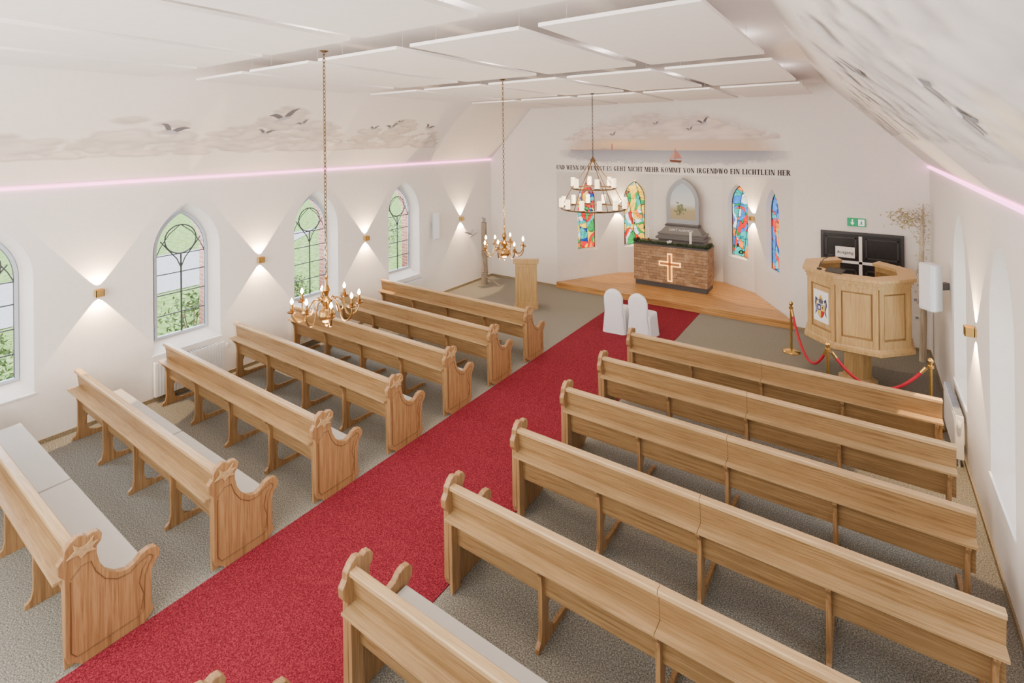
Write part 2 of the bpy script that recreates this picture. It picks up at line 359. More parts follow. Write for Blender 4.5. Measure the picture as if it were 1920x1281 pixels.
for i in range(5):
    a = Vector(AP[i]); bb = Vector(AP[i+1]); L = (bb-a).length; d = (bb-a)/L; nrm = Vector((-d.y, d.x))
    if nrm.y < 0: nrm = -nrm
    P = (lambda s, z, dd, a=a, d=d, nrm=nrm: (a.x+d.x*s+nrm.x*dd, a.y+d.y*s+nrm.y*dd, z))
    if i == 2: facewall(w, [(0, 0), (L, 0), (L, OZ), (0, OZ)], [], P); continue
    sc = (1.0 if i == 0 else L-1.0 if i == 4 else L/2)
    facewall(w, [(0, 0), (L, 0), (L, OZ), (0, OZ)], [[(s+sc, z) for s, z in AW]], P)
    strip(w, AW, 0, AG, 0.13, P, sc)
    winno += 1
    g = MB(); g.add([P(s+sc, z, 0.125) for s, z in AG], [tuple(range(len(AG)))])
    g = struct(g.build('window_%d' % winno, stained('stained_%d' % i, pal[i], 3.1*i+1.0), recalc=False))
    fr = MB(); fr.tube([P(s+sc, z, 0.115) for s, z in AG], 0.012, 6, closed=True)
    for z in (1.4, 1.85, 2.28): fr.tube([P(sc-.29, z, .117), P(sc+.29, z, .117)], .005, 5)
    fr.build('lead_border', M['black'], g)
struct(w.build('wall_apse', M['plaster'], recalc=False))
w = MB(); APc = [(-6.80, 12.12)]+AP[1:5]+[(-1.26, 12.12)]
w.prism(APc, 'z', OZ+.002, OZ+0.05); w.add([(-6.86, 12.07, OZ), (-1.2, 12.07, OZ), (-1.2, 12.2, OZ), (-6.86, 12.2, OZ)], [(0, 1, 2, 3)]); struct(w.build('ceiling_apse', M['plaster'], recalc=False))
PH = 0.16
w = MB(); AP2 = [(-6.855, 12.0)]+[(x*0.999+MX*0.001, y-0.004) for x, y in AP[1:5]]+[(-1.205, 12.0)]
w.prism(AP2, 'z', 0.0, PH)
pf = struct(w.build('floor_platform', M['pine'], bevel=0.006))
sb = MB()
for k in range(14):
    yy = 12.14+0.16*k
    tt = 0 if yy < 12.07 else (yy-12.07)/1.72
    hw = 2.78-1.02*min(tt, 1)-0.86*max(0, min(1, (yy-13.79)/0.58))
    sb.box(MX+0.01-hw, MX+0.01+hw, yy, yy+0.005, PH, PH+0.0012)
sb.box(-6.85, -1.21, 11.996, 12.0, .10, .104)
sb.build('board_joints', M['oakd'], pf)
w = MB(); w.box(-4.97, -3.10, -0.5, 11.99, 0.0, 0.008)
tag(w.build('aisle_carpet', M['red']), 'long red speckled carpet runner down the middle aisle', 'carpet')
for nm, x0, x1 in (('baseboard_left', XL, XL+0.015), ('baseboard_right', XR-0.015, XR)):
    w = MB(); w.box(x0, x1, YR, YB, 0, 0.06); struct(w.build(nm, M['tan']))
for nm, x0, x1 in (('baseboard_back', XL, OX0), ('baseboard_back_right', OX1, XR)):
    w = MB(); w.box(x0, x1, YB-0.015, YB, 0, 0.06); struct(w.build(nm, M['tan']))
for nm, x0, x1, lab in (('led_strip', XL+.003, XL+0.035, 'pink glowing light strip along the top of the left wall'), ('led_strip', XR-0.035, XR-.003, 'pink glowing light strip along the top of the right wall')):
    w = MB(); w.box(x0, x1, YR+0.1, YB-0.02, ZW-0.036, ZW-0.003)
    tag(w.build(nm, M['pink']), lab, 'light strip')

# ------------------------------------------------------------------ acoustic panels
rown = ['nearest the gallery', 'second from the gallery', 'third from the gallery', 'nearest the altar wall']
coln = ['leftmost column', 'second column from the left', 'middle column above the aisle', 'second column from the right', 'rightmost column']
p = MB(); p.box(-0.58, 0.58, -1.20, 1.20, 4.83, 4.86)
proto = thing('ceiling_panel', '', 'ceiling panel', group='suspended white acoustic ceiling panels')
p.build('board', M['panel'], proto, bevel=0.003)
for a in (-1, 1):
    for c in (-1, 1):
        q = MB(); q.tube([(a*0.45, c*1.0, 4.86), (a*0.45, c*1.0, ZC)], 0.002, 5); q.build('wire', M['wire'], proto)
first = True
for ri, yc in enumerate((1.50, 4.40, 7.30, 10.20)):
    for ci in range(5):
        o = proto if first else copy_tree(proto); first = False
        o.location = (MX+(ci-2)*1.33, yc, 0)
        o['label'] = 'flat white hanging ceiling panel, %s, row %s' % (coln[ci], rown[ri])

# ------------------------------------------------------------------ pews
EP = [(-.05, 0), (-.07, .03), (-.13, .07), (-.15, .13), (-.15, .72), (-.185, .77), (-.19, .84), (-.155, .885), (-.15, .93), (-.115, .975), (-.07, 1.0), (-.03, .985), (-.01, .965), (.02, .975), (.06, .965), (.085, .93), (.08, .88), (.05, .85), (.05, .79), (.07, .70), (.11, .62), (.17, .56), (.24, .53), (.30, .545), (.345, .585), (.40, .60), (.455, .585), (.485, .54), (.48, .49), (.445, .45), (.42, .40), (.42, .12), (.44, .07), (.40, .03), (.37, 0)]
def make_pew(dx, L, cuts):
    t = thing('pew', '', 'pew')
    X = lambda a, b: sorted((dx*a, dx*b))
    e = MB(); e.prism(EP, 'x', *X(0, 0.055)); ep = e.build('end_panel', M['oakz'], t, bevel=0.006)
    xo = -dx*0.001
    low = [(.36, .12), (.33, .09), (-.08, .09), (-.115, .14)]
    g = MB(); g.tube([(xo, y, z) for y, z in [(-.115, .70), (-.05, .76), (0.01, .76), (.04, .66), (.10, .56), (.18, .50), (.26, .49), (.33, .53), (.40, .55), (.43, .52), (.40, .47), (.37, .40)]+low+[(-.115, .68)]], 0.004, 6)
    g.tube([(xo, y, z) for y, z in [(.38, .50), (.35, .46), (.33, .36), (.36, .25), (.34, .13)]], 0.0035, 6)
    g.build('carved_line', M['oakd'], ep)
    dv = [(-.14, .86), (-.09, .90), (-.10, .955), (-.06, .91), (-.02, .905), (.03, .95), (.02, .90), (.06, .90), (.02, .865), (.05, .83), (-.01, .845), (-.05, .82), (-.07, .86)]
    g = MB(); g.prism(dv, 'x', *sorted((-dx*0.010, 0.0))); g.build('dove_relief', M['rail'], ep, bevel=0.003)
    n = len(cuts)-1
    for i in range(n):
        a, b = cuts[i]+(0.055 if i == 0 else 0.003), cuts[i+1]
        q = MB(); q.prism([(-.070, .40), (-.045, .40), (-.055, .69), (-.080, .905), (-.105, .905), (-.080, .69)], 'x', *X(a, b)); q.build('backrest', M['oakx'], t)
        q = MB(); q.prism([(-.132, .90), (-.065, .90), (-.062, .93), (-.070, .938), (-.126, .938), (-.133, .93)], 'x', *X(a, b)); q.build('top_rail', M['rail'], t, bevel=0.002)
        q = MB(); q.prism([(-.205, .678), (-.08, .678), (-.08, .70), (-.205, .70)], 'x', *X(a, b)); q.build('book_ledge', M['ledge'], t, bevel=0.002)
        q = MB(); q.prism([(-.05, .405), (.41, .415), (.41, .44), (-.05, .43)], 'x', *X(a, b)); q.build('seat', M['oakx'], t, bevel=0.004)
        q = MB(); q.prism([(-.04, .431), (.40, .441), (.40, .47), (-.045, .462)], 'x', *X(a+0.01, b-0.01)); q.build('seat_cushion', M['cushion'], t, bevel=0.01)
    SP = [(-.17, 0), (.42, 0), (.42, .03), (.34, .05), (.08, .058), (.01, .09), (-.015, .16), (-.015, .28), (.03, .36), (.20, .408), (-.045, .408), (-.07, .60), (-.09, .675), (-.18, .675), (-.175, .64), (-.13, .58), (-.115, .50), (-.115, .14), (-.13, .07), (-.17, .04)]
    for k, f in enumerate((0.985, 0.745, 0.50, 0.255)):
        q = MB(); q.prism(SP, 'x', *X(L*f-0.018, L*f+0.018)); q.build('support', M['oakz'], t, bevel=0.003)
    e = MB(); e.prism([(-.14, .0), (-.03, .0), (-.04, .40), (-.05, .66), (-.085, .66), (-.15, .675)], 'x', *X(0.056, 0.09)); e.build('bracket', M['oakz'], t, bevel=0.004)
    return t
ordn = ['seventh row from the altar', 'sixth row from the altar', 'fifth row from the altar', 'fourth row from the altar', 'third row from the altar', 'second row from the altar', 'front row nearest the altar']
pl = make_pew(-1, 3.89, [0, 1.95, 3.89]); pr = make_pew(1, 3.83, [0, 1.92, 3.83])
for i in range(7):
    y = 1.38+1.068*i
    o = pl if i == 0 else copy_tree(pl)
    o.location = (-4.975, y, 0); o['label'] = 'carved oak pew left of the red aisle, '+ordn[i]; o['group'] = 'oak pews left of the aisle'
    o = pr if i == 0 else copy_tree(pr)
    o.location = (-3.095, y, 0); o['label'] = 'carved oak pew right of the red aisle, '+ordn[i]; o['group'] = 'oak pews right of the aisle'

# ------------------------------------------------------------------ lights helper
def spot(loc, d, e, size, blend, col, rad=0.02):
    l = bpy.data.lights.new('lamp_spot', 'SPOT'); l.energy = e; l.spot_size = R(size); l.spot_blend = blend; l.color = col; l.shadow_soft_size = rad
    o = bpy.data.objects.new('lamp_spot', l); C.objects.link(o); o.location = loc; o.rotation_euler = Vector(d).to_track_quat('-Z', 'Y').to_euler(); return o
def point(loc, e, rad, col):
    l = bpy.data.lights.new('lamp_point', 'POINT'); l.energy = e; l.shadow_soft_size = rad; l.color = col
    o = bpy.data.objects.new('lamp_point', l); C.objects.link(o); o.location = loc; return o
def area(loc, d, e, sx, sy, col):
    l = bpy.data.lights.new('fill_area', 'AREA'); l.shape = 'RECTANGLE'; l.size = sx; l.size_y = sy; l.energy = e; l.color = col  # area lights are all added fill, none is a fixture of the chapel
    o = bpy.data.objects.new('fill_area', l); C.objects.link(o); o.location = loc; o.rotation_euler = Vector(d).to_track_quat('-Z', 'Y').to_euler(); return o

# ------------------------------------------------------------------ wall sconces
def sconce(loc, nrm, lab, k=1.0):
    nx, ny = nrm; ang = math.atan2(ny, nx)
    t = thing('wall_sconce', lab, 'wall lamp', loc, ang, 'small gold up and down wall lamps')
    b = MB()
    for (x0, x1, y0, y1) in ((0.015, 0.022, -.05, .05), (0.093, 0.10, -.05, .05), (0.015, 0.10, -.05, -.043), (0.015, 0.10, .043, .05)): b.box(x0, x1, y0, y1, -.05, .05)
    b.build('shade', M['gold'], t)
    b = MB(); b.box(0.0, 0.015, -.04, .04, -.04, .04); b.build('mount', M['gold'], t)
    b = MB(); b.box(0.022, 0.093, -.043, .043, -0.006, 0.006); b.build('bulb', M['litcandle'], t)
    for s in (-1, 1):
        spot((loc[0]+nx*0.055, loc[1]+ny*0.055, loc[2]+s*0.055), (-nx*.12, -ny*.12, s), 170.0*k, 76, 0.08, (1, 0.66, 0.34), .008)
for y, lab in ((2.65, 'gold wall lamp left wall, nearest the camera'), (5.03, 'gold wall lamp left wall, second from the camera'), (7.42, 'gold wall lamp left wall, third from the camera'), (10.66, 'gold wall lamp left wall beside the wooden post')):
    sconce((XL, y, 1.87), (1, 0), lab)
sconce((XR, 7.45, 1.85), (-1, 0), 'gold wall lamp on the right wall between two windows')
sconce((-5.83, 13.77, 2.0), (0.72, -0.69), 'gold wall lamp in the apse between the two left stained windows', .6)
sconce((-2.25, 13.77, 2.0), (-0.72, -0.69), 'gold wall lamp in the apse between the two right stained windows', .6)

# ------------------------------------------------------------------ chandeliers
def chain(t, z0, z1, mat, link=0.045):
    c = MB(); n = int((z1-z0)/(link*0.78)); st = (z1-z0)/n
    for i in range(n):
        zc = z0+st*(i+.5); pts = []
        for k in range(10):
            q = 2*PI*k/10; a = 0.011*math.cos(q); h = link/2*math.sin(q)
            pts.append((a, 0, zc+h) if i % 2 else (0, a, zc+h))
        c.tube(pts, 0.004, 5, closed=True)
    c.build('chain', mat, t, smooth=True)
    c = MB(); c.lathe([(0.0, 0.0), (0.02, 0), (0.04, 0.012), (0.042, 0.015), (0, 0.015)], 0, 0, z1-0.015, 16); c.build('ceiling_cup', mat, t, smooth=True)
def brass_chandelier(x, y, zb, rad, narm, lab, sc=1.0):
    t = thing('brass_chandelier', lab, 'chandelier', (x, y, zb), 0.3, 'brass candle chandeliers')
    b = MB(); pr_ = [(0.002, -.02), (.012, -.015), (.018, 0), (.012, .012), (.045, .03), (.07, .06), (.078, .095), (.065, .13), (.035, .15), (.02, .165), (.032, .185), (.05, .20), (.052, .22), (.03, .24), (.016, .26), (.022, .29), (.035, .31), (.03, .335), (.014, .36), (.012, .41), (.02, .43), (.008, .45), (.002, .46)]
    b.lathe([(r*sc, z*sc) for r, z in pr_], seg=20); b.build('baluster', M['oldbrass'], t, smooth=True)
    for k in range(narm):
        q = 2*PI*k/narm; up = 0.0 if k % 2 else 0.03
        cs, sn = math.cos(q), math.sin(q); rr = rad*(1 if k % 2 else 0.92)
        prof = [(0.03, .20), (rr*.30, .235), (rr*.48, .19), (rr*.58, .10), (rr*.70, .055), (rr*.88, .065), (rr, .12), (rr, .15+up)]
        prof = [(a, z*sc) for a, z in prof]
        pts = []
        for i in range(len(prof)-1):
            p0 = prof[max(i-1, 0)]; p1 = prof[i]; p2 = prof[i+1]; p3 = prof[min(i+2, len(prof)-1)]
            for s_ in (0, .33, .66):
                f = lambda a, b_, c_, d_: 0.5*((2*b_)+(-a+c_)*s_+(2*a-5*b_+4*c_-d_)*s_**2+(-a+3*b_-3*c_+d_)*s_**3)
                pts.append((f(p0[0], p1[0], p2[0], p3[0]), f(p0[1], p1[1], p2[1], p3[1])))
        pts.append(prof[-1])
        a = MB(); a.tube([(r*cs, r*sn, z) for r, z in pts], 0.008, 7); zt = prof[-1][1]
        a.lathe([(0.005, -.01), (.035, 0.0), (.04, .01), (.014, .012), (.018, .035), (.002, .035)], rr*cs, rr*sn, zt, 12)
        ao = a.build('arm', M['oldbrass'], t, smooth=True)
        c = MB(); c.lathe([(.0115, 0), (.0115, .045), (.001, .048)], rr*cs, rr*sn, zt+.03, 10); c.build('candle_tube', M['oldbrass'], ao, smooth=True)
        c = MB(); c.lathe([(.004, 0), (.013, .012), (.015, .022), (.008, .042), (.001, .056)], rr*cs, rr*sn, zt+.076, 10); c.build('flame_bulb', M['flame'], ao, smooth=True)
    chain(t, 0.45*sc, 4.83-zb, M['chain'])
    point((x, y, zb+0.62), 42, 0.16, (1, 0.76, 0.50)); point((x, y, zb-0.12), 28, 0.12, (1, 0.76, 0.50))
brass_chandelier(MX, 2.86, 2.34, 0.29, 8, 'larger looking brass chandelier with candle bulbs nearest the camera')
brass_chandelier(MX, 5.66, 2.38, 0.29, 8, 'brass chandelier with candle bulbs in the middle, in front of the lectern')
t = thing('ring_chandelier', 'two tier bronze ring chandelier with white candles near the altar', 'chandelier', (MX, 8.45, 2.75), 0.1)
def ring(r, z, name, n):
    a = MB(); a.tube([(r*math.cos(2*PI*k/40), r*math.sin(2*PI*k/40), z) for k in range(40)], 0.013, 8, closed=True)
    ro = a.build(name, M['iron'], t, smooth=True)
    for k in range(n):
        q = 2*PI*k/n; cx, cy = r*math.cos(q), r*math.sin(q)
        c = MB(); c.lathe([(.005, 0), (.055, .004), (.058, .014), (.005, .014)], cx, cy, z+.012, 14); c.build('drip_pan', M['iron'], ro, smooth=True)
        c = MB(); c.lathe([(.042, 0), (.042, .16), (.034, .165), (.001, .155)], cx, cy, z+.026, 14); c.build('pillar_candle', M['litcandle'], ro, smooth=True)
ring(0.58, 0.0, 'lower_ring', 12); ring(0.39, 0.36, 'upper_ring', 6)
for k in range(6):
    q = 2*PI*k/6+0.26
    a = MB(); a.tube([(0.58*math.cos(q), 0.58*math.sin(q), 0), (0.39*math.cos(q), 0.39*math.sin(q), .36), (0.19*math.cos(q), 0.19*math.sin(q), .62), (0.03*math.cos(q), 0.03*math.sin(q), .86)], 0.008, 6); a.build('strut', M['iron'], t, smooth=True)
a = MB(); a.lathe([(.002, .82), (.04, .84), (.05, .87), (.03, .90), (.012, .93), (.002, .95)], seg=16); a.build('hub', M['iron'], t, smooth=True)
chain(t, 0.93, 4.83-2.75, M['black'])
point((MX, 8.45, 3.0), 65, 0.3, (1, 0.76, 0.50))

# ------------------------------------------------------------------ altar
AX0, AX1, AY0, AY1 = -5.04, -3.16, 12.98, 13.62
t = thing('stone_altar', 'brown stone block altar with glowing cross on its front', 'altar', (0, 0, PH))
a = MB(); a.box(AX0+.03, AX1-.03, AY0+.03, AY1, 0, .13); a.build('plinth', M['slate'], t)
a = MB()
a.box(AX0, AX1, AY0, AY1, .13, 1.06); a.build('block_body', M['stone'], t)
rs = random.Random(12); a = MB(); z = .135; row = 0
while z < 1.02:
    h = .072; x = AX0+.004-(.12 if row % 2 else 0)
    while x < AX1:
        l = rs.uniform(.18, .34); x1 = min(x+l, AX1-.002)
        if rs.random() < .5 and x > AX0: a.box(x+.004, x1-.004, AY0-rs.uniform(.005, .016), AY0+.01, z+.003, z+h-.003)
        x += l
    z += h; row += 1
a.build('facing_stones', M['stone2'], t, bevel=.003)
a = MB(); a.box(AX0-.01, AX1+.01, AY0-.015, AY1, 1.06, 1.10); a.build('altar_top', M['slate'], t, bevel=.004)
cxa = (AX0+AX1)/2+0.02
a = MB(); a.box(cxa-.062, cxa+.062, AY0-.03, AY0-.022, .19, .91); a.box(cxa-.28, cxa+.28, AY0-.03, AY0-.022, .575, .70); co = a.build('glow_cross', M['glowcross'], t)
a = MB(); a.box(cxa-.030, cxa+.030, AY0-.045, AY0-.03, .225, .875); a.box(cxa-.245, cxa+.245, AY0-.045, AY0-.03, .608, .668); a.build('dark_cross', M['crossdark'], co)
rnd = random.Random(3)
g = MB()
def leafcloud(g, fn, n, sz, rnd):
    for i in range(n):
        c = Vector(fn()); u = Vector([rnd.uniform(-1, 1) for _ in range(3)]).normalized(); v = u.cross(Vector([rnd.uniform(-1, 1) for _ in range(3)])).normalized()
        s = sz*rnd.uniform(.6, 1.3)
        g.add([c-u*s, c+v*s*.4, c+u*s, c-v*s*.4], [(0, 1, 2, 3)])
leafcloud(g, lambda: (rnd.uniform(AX0, AX1), AY0+.05+rnd.gauss(0, .03), PH+1.12+abs(rnd.gauss(0, .02))), 1500, .025, rnd)
leafcloud(g, lambda: (AX1-.04+rnd.gauss(0, .03), rnd.uniform(AY0, AY1-.1), PH+1.12+abs(rnd.gauss(0, .02))), 500, .025, rnd)
leafcloud(g, lambda: (AX0+.03+rnd.gauss(0, .03), rnd.uniform(AY0, AY0+.3), PH+1.13+abs(rnd.gauss(0, .03))), 250, .025, rnd)
g.v = [(x, y, max(z, PH+1.101)) for x, y, z in g.v]
g = g.build('leaf_garland', M['garl'], recalc=False); tag(g, 'dark green leaf garland lying along the front edge of the altar', 'garland')
fl = MB()
for k in range(14): fl.ball(-4.12+rnd.uniform(-.07, .07), AY0+.03+rnd.uniform(-.02, .03), PH+1.16+rnd.uniform(0, .05), .018, 6)
fl.build('white_flowers', M['cloth'], g, smooth=True)
for x, y, h, lab in ((-4.82, AY1-.12, .30, 'white candle standing on the left of the altar top'), (-3.62, AY0+.22, .30, 'white candle standing on the right of the altar top')):
    c = thing('altar_candle', lab, 'candle', (x, y, PH+1.10), group='altar candles')
    q = MB(); q.lathe([(.06, 0), (.06, .012), (.02, .03), (.02, .05), (.04, .06), (.002, .06)], seg=14); q.build('holder', M['oldbrass'], c, smooth=True)
    q = MB(); q.lathe([(.03, .06), (.03, .06+h), (.002, .05+h)], seg=14); q.build('wax', M['candle'], c, smooth=True)
    q = MB(); q.tube([(0, 0, .05+h), (0, 0, .08+h)], .003, 5); q.build('wick', M['black'], c)
# retable
t = thing('retable', 'grey stepped retable carrying a pointed arch landscape painting, behind the altar', 'retable', (MX, 13.98, PH))
a = MB(); a.box(-.60, .60, -.22, .25, 0, 1.12); a.build('pedestal', M['grey'], t)
steps = [(.66, .28, 1.12, 1.18), (.60, .23, 1.18, 1.25), (.62, .25, 1.25, 1.28)]
for hw, hd, z0, z1 in steps:
    a = MB(); a.box(-hw, hw, -hd, hd, z0, z1); a.build('step', M['grey'], t, bevel=.006)
a = MB(); a.add([(-.57, -.24, 1.28), (.57, -.24, 1.28), (.57, .2, 1.28), (-.57, .2, 1.28), (-.42, -.12, 1.46), (.42, -.12, 1.46), (.42, .15, 1.46), (-.42, .15, 1.46)], [(0, 1, 5, 4), (1, 2, 6, 5), (2, 3, 7, 6), (3, 0, 4, 7), (4, 5, 6, 7), (0, 3, 2, 1)]); base = a.build('sloped_base', M['grey'], t, bevel=.005)
sl_ = math.atan2(.18, .12)
textmesh('GERT AARMEN', .095, 'inscription', M['letter'], base, Matrix.Translation((0, -.183, 1.37)) @ Matrix.Rotation(sl_, 4, 'X'))
a = MB(); a.box(-.45, .45, -.13, .16, 1.46, 1.50); a.build('step', M['slate'], t, bevel=.006)
a = MB(); a.box(-.42, .42, -.10, .14, 1.50, 1.53); a.build('step', M['grey'], t, bevel=.006)
of = arch(.86, 1.53, 2.12, 2.76); inn = arch(.66, 1.64, 2.12, 2.62)
a = MB(); P = lambda s, z, d: (s, d, z)
a.prism(of, 'y', 0.0, .08); fr = a.build('arch_board', M['greyl'], t)
a = MB(); strip(a, of, -.03, inn, -.012, P); strip(a, of, -.03, of, 0.0, P); strip(a, inn, -.012, inn, 0.0, P); a.build('arch_frame', M['greyl'], t)
a = MB()
def landcol(x, z):
    if z > 2.02: k = (z-2.02)/.6; return (.58-.22*k, .62-.18*k, .64-.10*k)
    if z > 1.9: return (.46, .43, .34)
    return (.38, .32, .20)
n_ = 12
for iz in range(n_):
    z0 = 1.64+(.98/n_)*iz; z1 = z0+.98/n_
    def hw(z):
        if z <= 2.12: return .33
        h = 2.62-2.12; c0 = (h*h-.33**2)/(.66); r = .33+c0; return max(0.003, math.sqrt(max(0, r*r-(z-2.12)**2))-c0)
    a.add([(-hw(z0), -.006, z0), (hw(z0), -.006, z0), (hw(z1-1e-4), -.006, z1), (-hw(z1-1e-4), -.006, z1)], [(0, 1, 2, 3)], [landcol(0, z0+.01)]*2+[landcol(0, z1-.01)]*2)
rr_ = random.Random(5)
for k in range(60):
    x, z, r = -.07+rr_.gauss(0, .06), 1.93+rr_.gauss(0, .06), rr_.uniform(.015, .035)
    a.add([(x, -.0065-.00002*k, z)]+[(x+r*math.cos(q*PI/4), -.0065-.00002*k, z+r*math.sin(q*PI/4)) for q in range(8)], [(0, 1+q, 1+(q+1) % 8) for q in range(8)], (.16+.05*rr_.random(), .18+.05*rr_.random(), .12))
a.add([(-.08, -.0085, 1.75), (-.06, -.0085, 1.75), (-.065, -.0085, 1.92), (-.075, -.0085, 1.92)], [(0, 1, 2, 3)], (.10, .08, .05))
a.build('landscape_painting', M['paint'], t, colors=True, recalc=False)

# ------------------------------------------------------------------ lectern
t = thing('lectern', 'closed light oak lectern standing in the front left of the nave', 'lectern', (-6.68, 10.25, 0), R(30))
a = MB(); a.box(-.25, .25, -.18, .18, .06, 1.08); bd = a.build('body', M['pulp'], t, bevel=.006)
for (x0, x1, z0, z1) in ((-.25, -.19, .06, 1.08), (.19, .25, .06, 1.08), (-.19, .19, .06, .16), (-.19, .19, 1.0, 1.08)):
    q = MB(); q.box(x0, x1, -.20, -.18, z0, z1); q.build('front_rail', M['pulp'], bd, bevel=.003)
a = MB(); a.box(-.28, .28, -.22, .21, 0, .06); a.build('base', M['pulp'], t, bevel=.008)
a = MB(); a.prism([(-.23, 1.08), (.24, 1.08), (.24, 1.10), (-.23, 1.19)], 'x', -.30, .30); a.build('slanted_top', M['pulp'], t, bevel=.006)

# ------------------------------------------------------------------ driftwood post + gulls
def skinned(name, verts, edges, radii, mat, parent, extra=None, loc=None):
    me = bpy.data.meshes.new(name); me.from_pydata(verts, edges, []); o = bpy.data.objects.new(name, me); C.objects.link(o)
    o.modifiers.new('skin', 'SKIN'); me.skin_vertices.new() if not me.skin_vertices else None
    for i, r in enumerate(radii): me.skin_vertices[0].data[i].radius = (r, r) if not isinstance(r, tuple) else r
    me.skin_vertices[0].data[1].use_root = True
    ss = o.modifiers.new('sub', 'SUBSURF'); ss.levels = 2; ss.render_levels = 2
    dg = bpy.context.evaluated_depsgraph_get(); m2 = bpy.data.meshes.new_from_object(o.evaluated_get(dg))
    bpy.data.objects.remove(o)
    if extra:
        bm = bmesh.new(); bm.from_mesh(m2)
        for poly in extra:
            bm.faces.new([bm.verts.new(p_) for p_ in poly])
        bm.to_mesh(m2); bm.free()
    m2.materials.clear(); m2.materials.append(mat); m2.polygons.foreach_set('use_smooth', [True]*len(m2.polygons))
    q = bpy.data.objects.new(name, m2); C.objects.link(q)
    if parent: q.parent = parent
    if loc: q.location = loc
    return q
t = thing('wooden_post', 'tall weathered wooden mooring post standing by the left wall corner', 'post', (-8.72, 11.25, 0))
a = MB(); a.tube([(0, 0, 0), (.01, 0, .5), (-.01, .01, 1.1), (.0, 0, 1.72)], [.095, .085, .08, .075], 12); a.build('shaft', M['driftwood'], t, smooth=True)
a = MB(); a.tube([(.12, -.06, .22), (.25, -.05, .16), (.40, -.02, .10), (.52, 0, .02)], .018, 7); a.tube([(.09*math.cos(q*PI/6), .09*math.sin(q*PI/6), .26+.004*q) for q in range(30)], .014, 6); a.build('rope', M['driftwood'], t, smooth=True)
gb = [(-.14, 0, .03), (-.04, 0, .05), (.04, 0, .07), (.09, 0, .11), (.125, 0, .135), (.175, 0, .125), (0, .02, .0), (0, -.02, .0)]
g1 = skinned('gull_figure', gb, [(0, 1), (1, 2), (2, 3), (3, 4), (4, 5), (2, 6), (2, 7)], [.012, .042, .038, .022, .026, .005, .005, .005], M['gull'], None, None, (-8.72, 11.25, 1.735))
g1.rotation_euler = (0, 0, R(-70)); tag(g1, 'grey gull figure perched on top of the wooden post', 'bird figure')
wing = [[(.02, .03, .02), (.0, .12, .09), (-.05, .22, .16), (-.10, .20, .14), (-.06, .10, .06), (-.05, .02, .02)], [(.02, -.03, .02), (.0, -.12, .09), (-.05, -.22, .16), (-.10, -.20, .14), (-.06, -.10, .06), (-.05, -.02, .02)]]
g2 = skinned('gull_figure', [(-.14, 0, 0), (-.04, 0, .0), (.05, 0, .01), (.10, 0, .02), (.15, 0, .01)], [(0, 1), (1, 2), (2, 3), (3, 4)], [.01, .035, .03, .022, .004], M['gull'], None, wing, (-8.86, 10.93, 1.40))
g2.rotation_euler = (0, R(-25), R(10)); tag(g2, 'grey gull figure with spread wings beside the wooden post', 'bird figure')

# ------------------------------------------------------------------ covered chairs
def covered_chair(x, y, rz, lab):
    t = thing('covered_chair', lab, 'chair', (x, y, 0.008), rz, 'chairs in white covers')
    def rr(hw, hd, r, n=5):
        pts = []
        for (sx, sy, a0) in ((1, 1, 0), (-1, 1, 90), (-1, -1, 180), (1, -1, 270)):
            for k in range(n+1):
                q = R(a0+90*k/n); pts.append((sx*(hw-r)+r*math.cos(q), sy*(hd-r)+r*math.sin(q)))
        m_ = []
        for i in range(len(pts)):
            p0 = Vector(pts[i]); p1 = Vector(pts[(i+1) % len(pts)])
            k = max(1, int((p1-p0).length/.03))
            for j in range(k): m_.append(p0.lerp(p1, j/k))
        return m_
    b = MB(); lv = [(0, .245, .245, .035), (.15, .235, .235, .025), (.38, .22, .222, .008), (.46, .215, .218, 0), (.475, .205, .208, 0)]
    base_ = rr(.22, .22, .05); n = len(base_); vs = []
    for z, hw, hd, wv in lv:
        for i, (px, py) in enumerate(base_):
            k = 1+wv*math.sin(i*1.1)*1.2; vs.append((px*hw/.22*k, .02+py*hd/.22*k, z))
    fs = [(j*n+i, j*n+(i+1) % n, (j+1)*n+(i+1) % n, (j+1)*n+i) for j in range(len(lv)-1) for i in range(n)]+[tuple((len(lv)-1)*n+i for i in range(n))]
    b.add(vs, fs); b.build('seat_cover', M['cloth'], t, smooth=True)
    b = MB(); vs = []; zs = [0, .2, .45, .62, .74, .82, .87, .90, .915]; sec = 20
    for z in zs:
        hw = .245-.055*min(1, z/.45) if z < .45 else .19+.015*math.sin((z-.45)*5)
        if z > .70: hw = .205*math.sqrt(max(0.02, 1-((z-.70)/.218)**2))
        hd = .05 if z > .3 else .06
        if z > .88: hd = .03
        yy = -.20-.05*z
        for k in range(sec):
            q = 2*PI*k/sec; c0, s0 = math.cos(q), math.sin(q)
            fold = .008*math.sin(5*q+z*3) if z < .6 else 0
            vs.append((hw*math.copysign(abs(c0)**.6, c0), yy+(hd+fold)*math.copysign(abs(s0)**.7, s0), z))
    fs = [(j*sec+i, j*sec+(i+1) % sec, (j+1)*sec+(i+1) % sec, (j+1)*sec+i) for j in range(len(zs)-1) for i in range(sec)]+[tuple((len(zs)-1)*sec+i for i in range(sec))]
    b.add(vs, fs); b.build('back_cover', M['cloth'], t, smooth=True)
covered_chair(-4.27, 10.03, R(4), 'left chair in a white cloth cover on the red carpet')
covered_chair(-3.70, 9.98, R(-3), 'right chair in a white cloth cover on the red carpet')

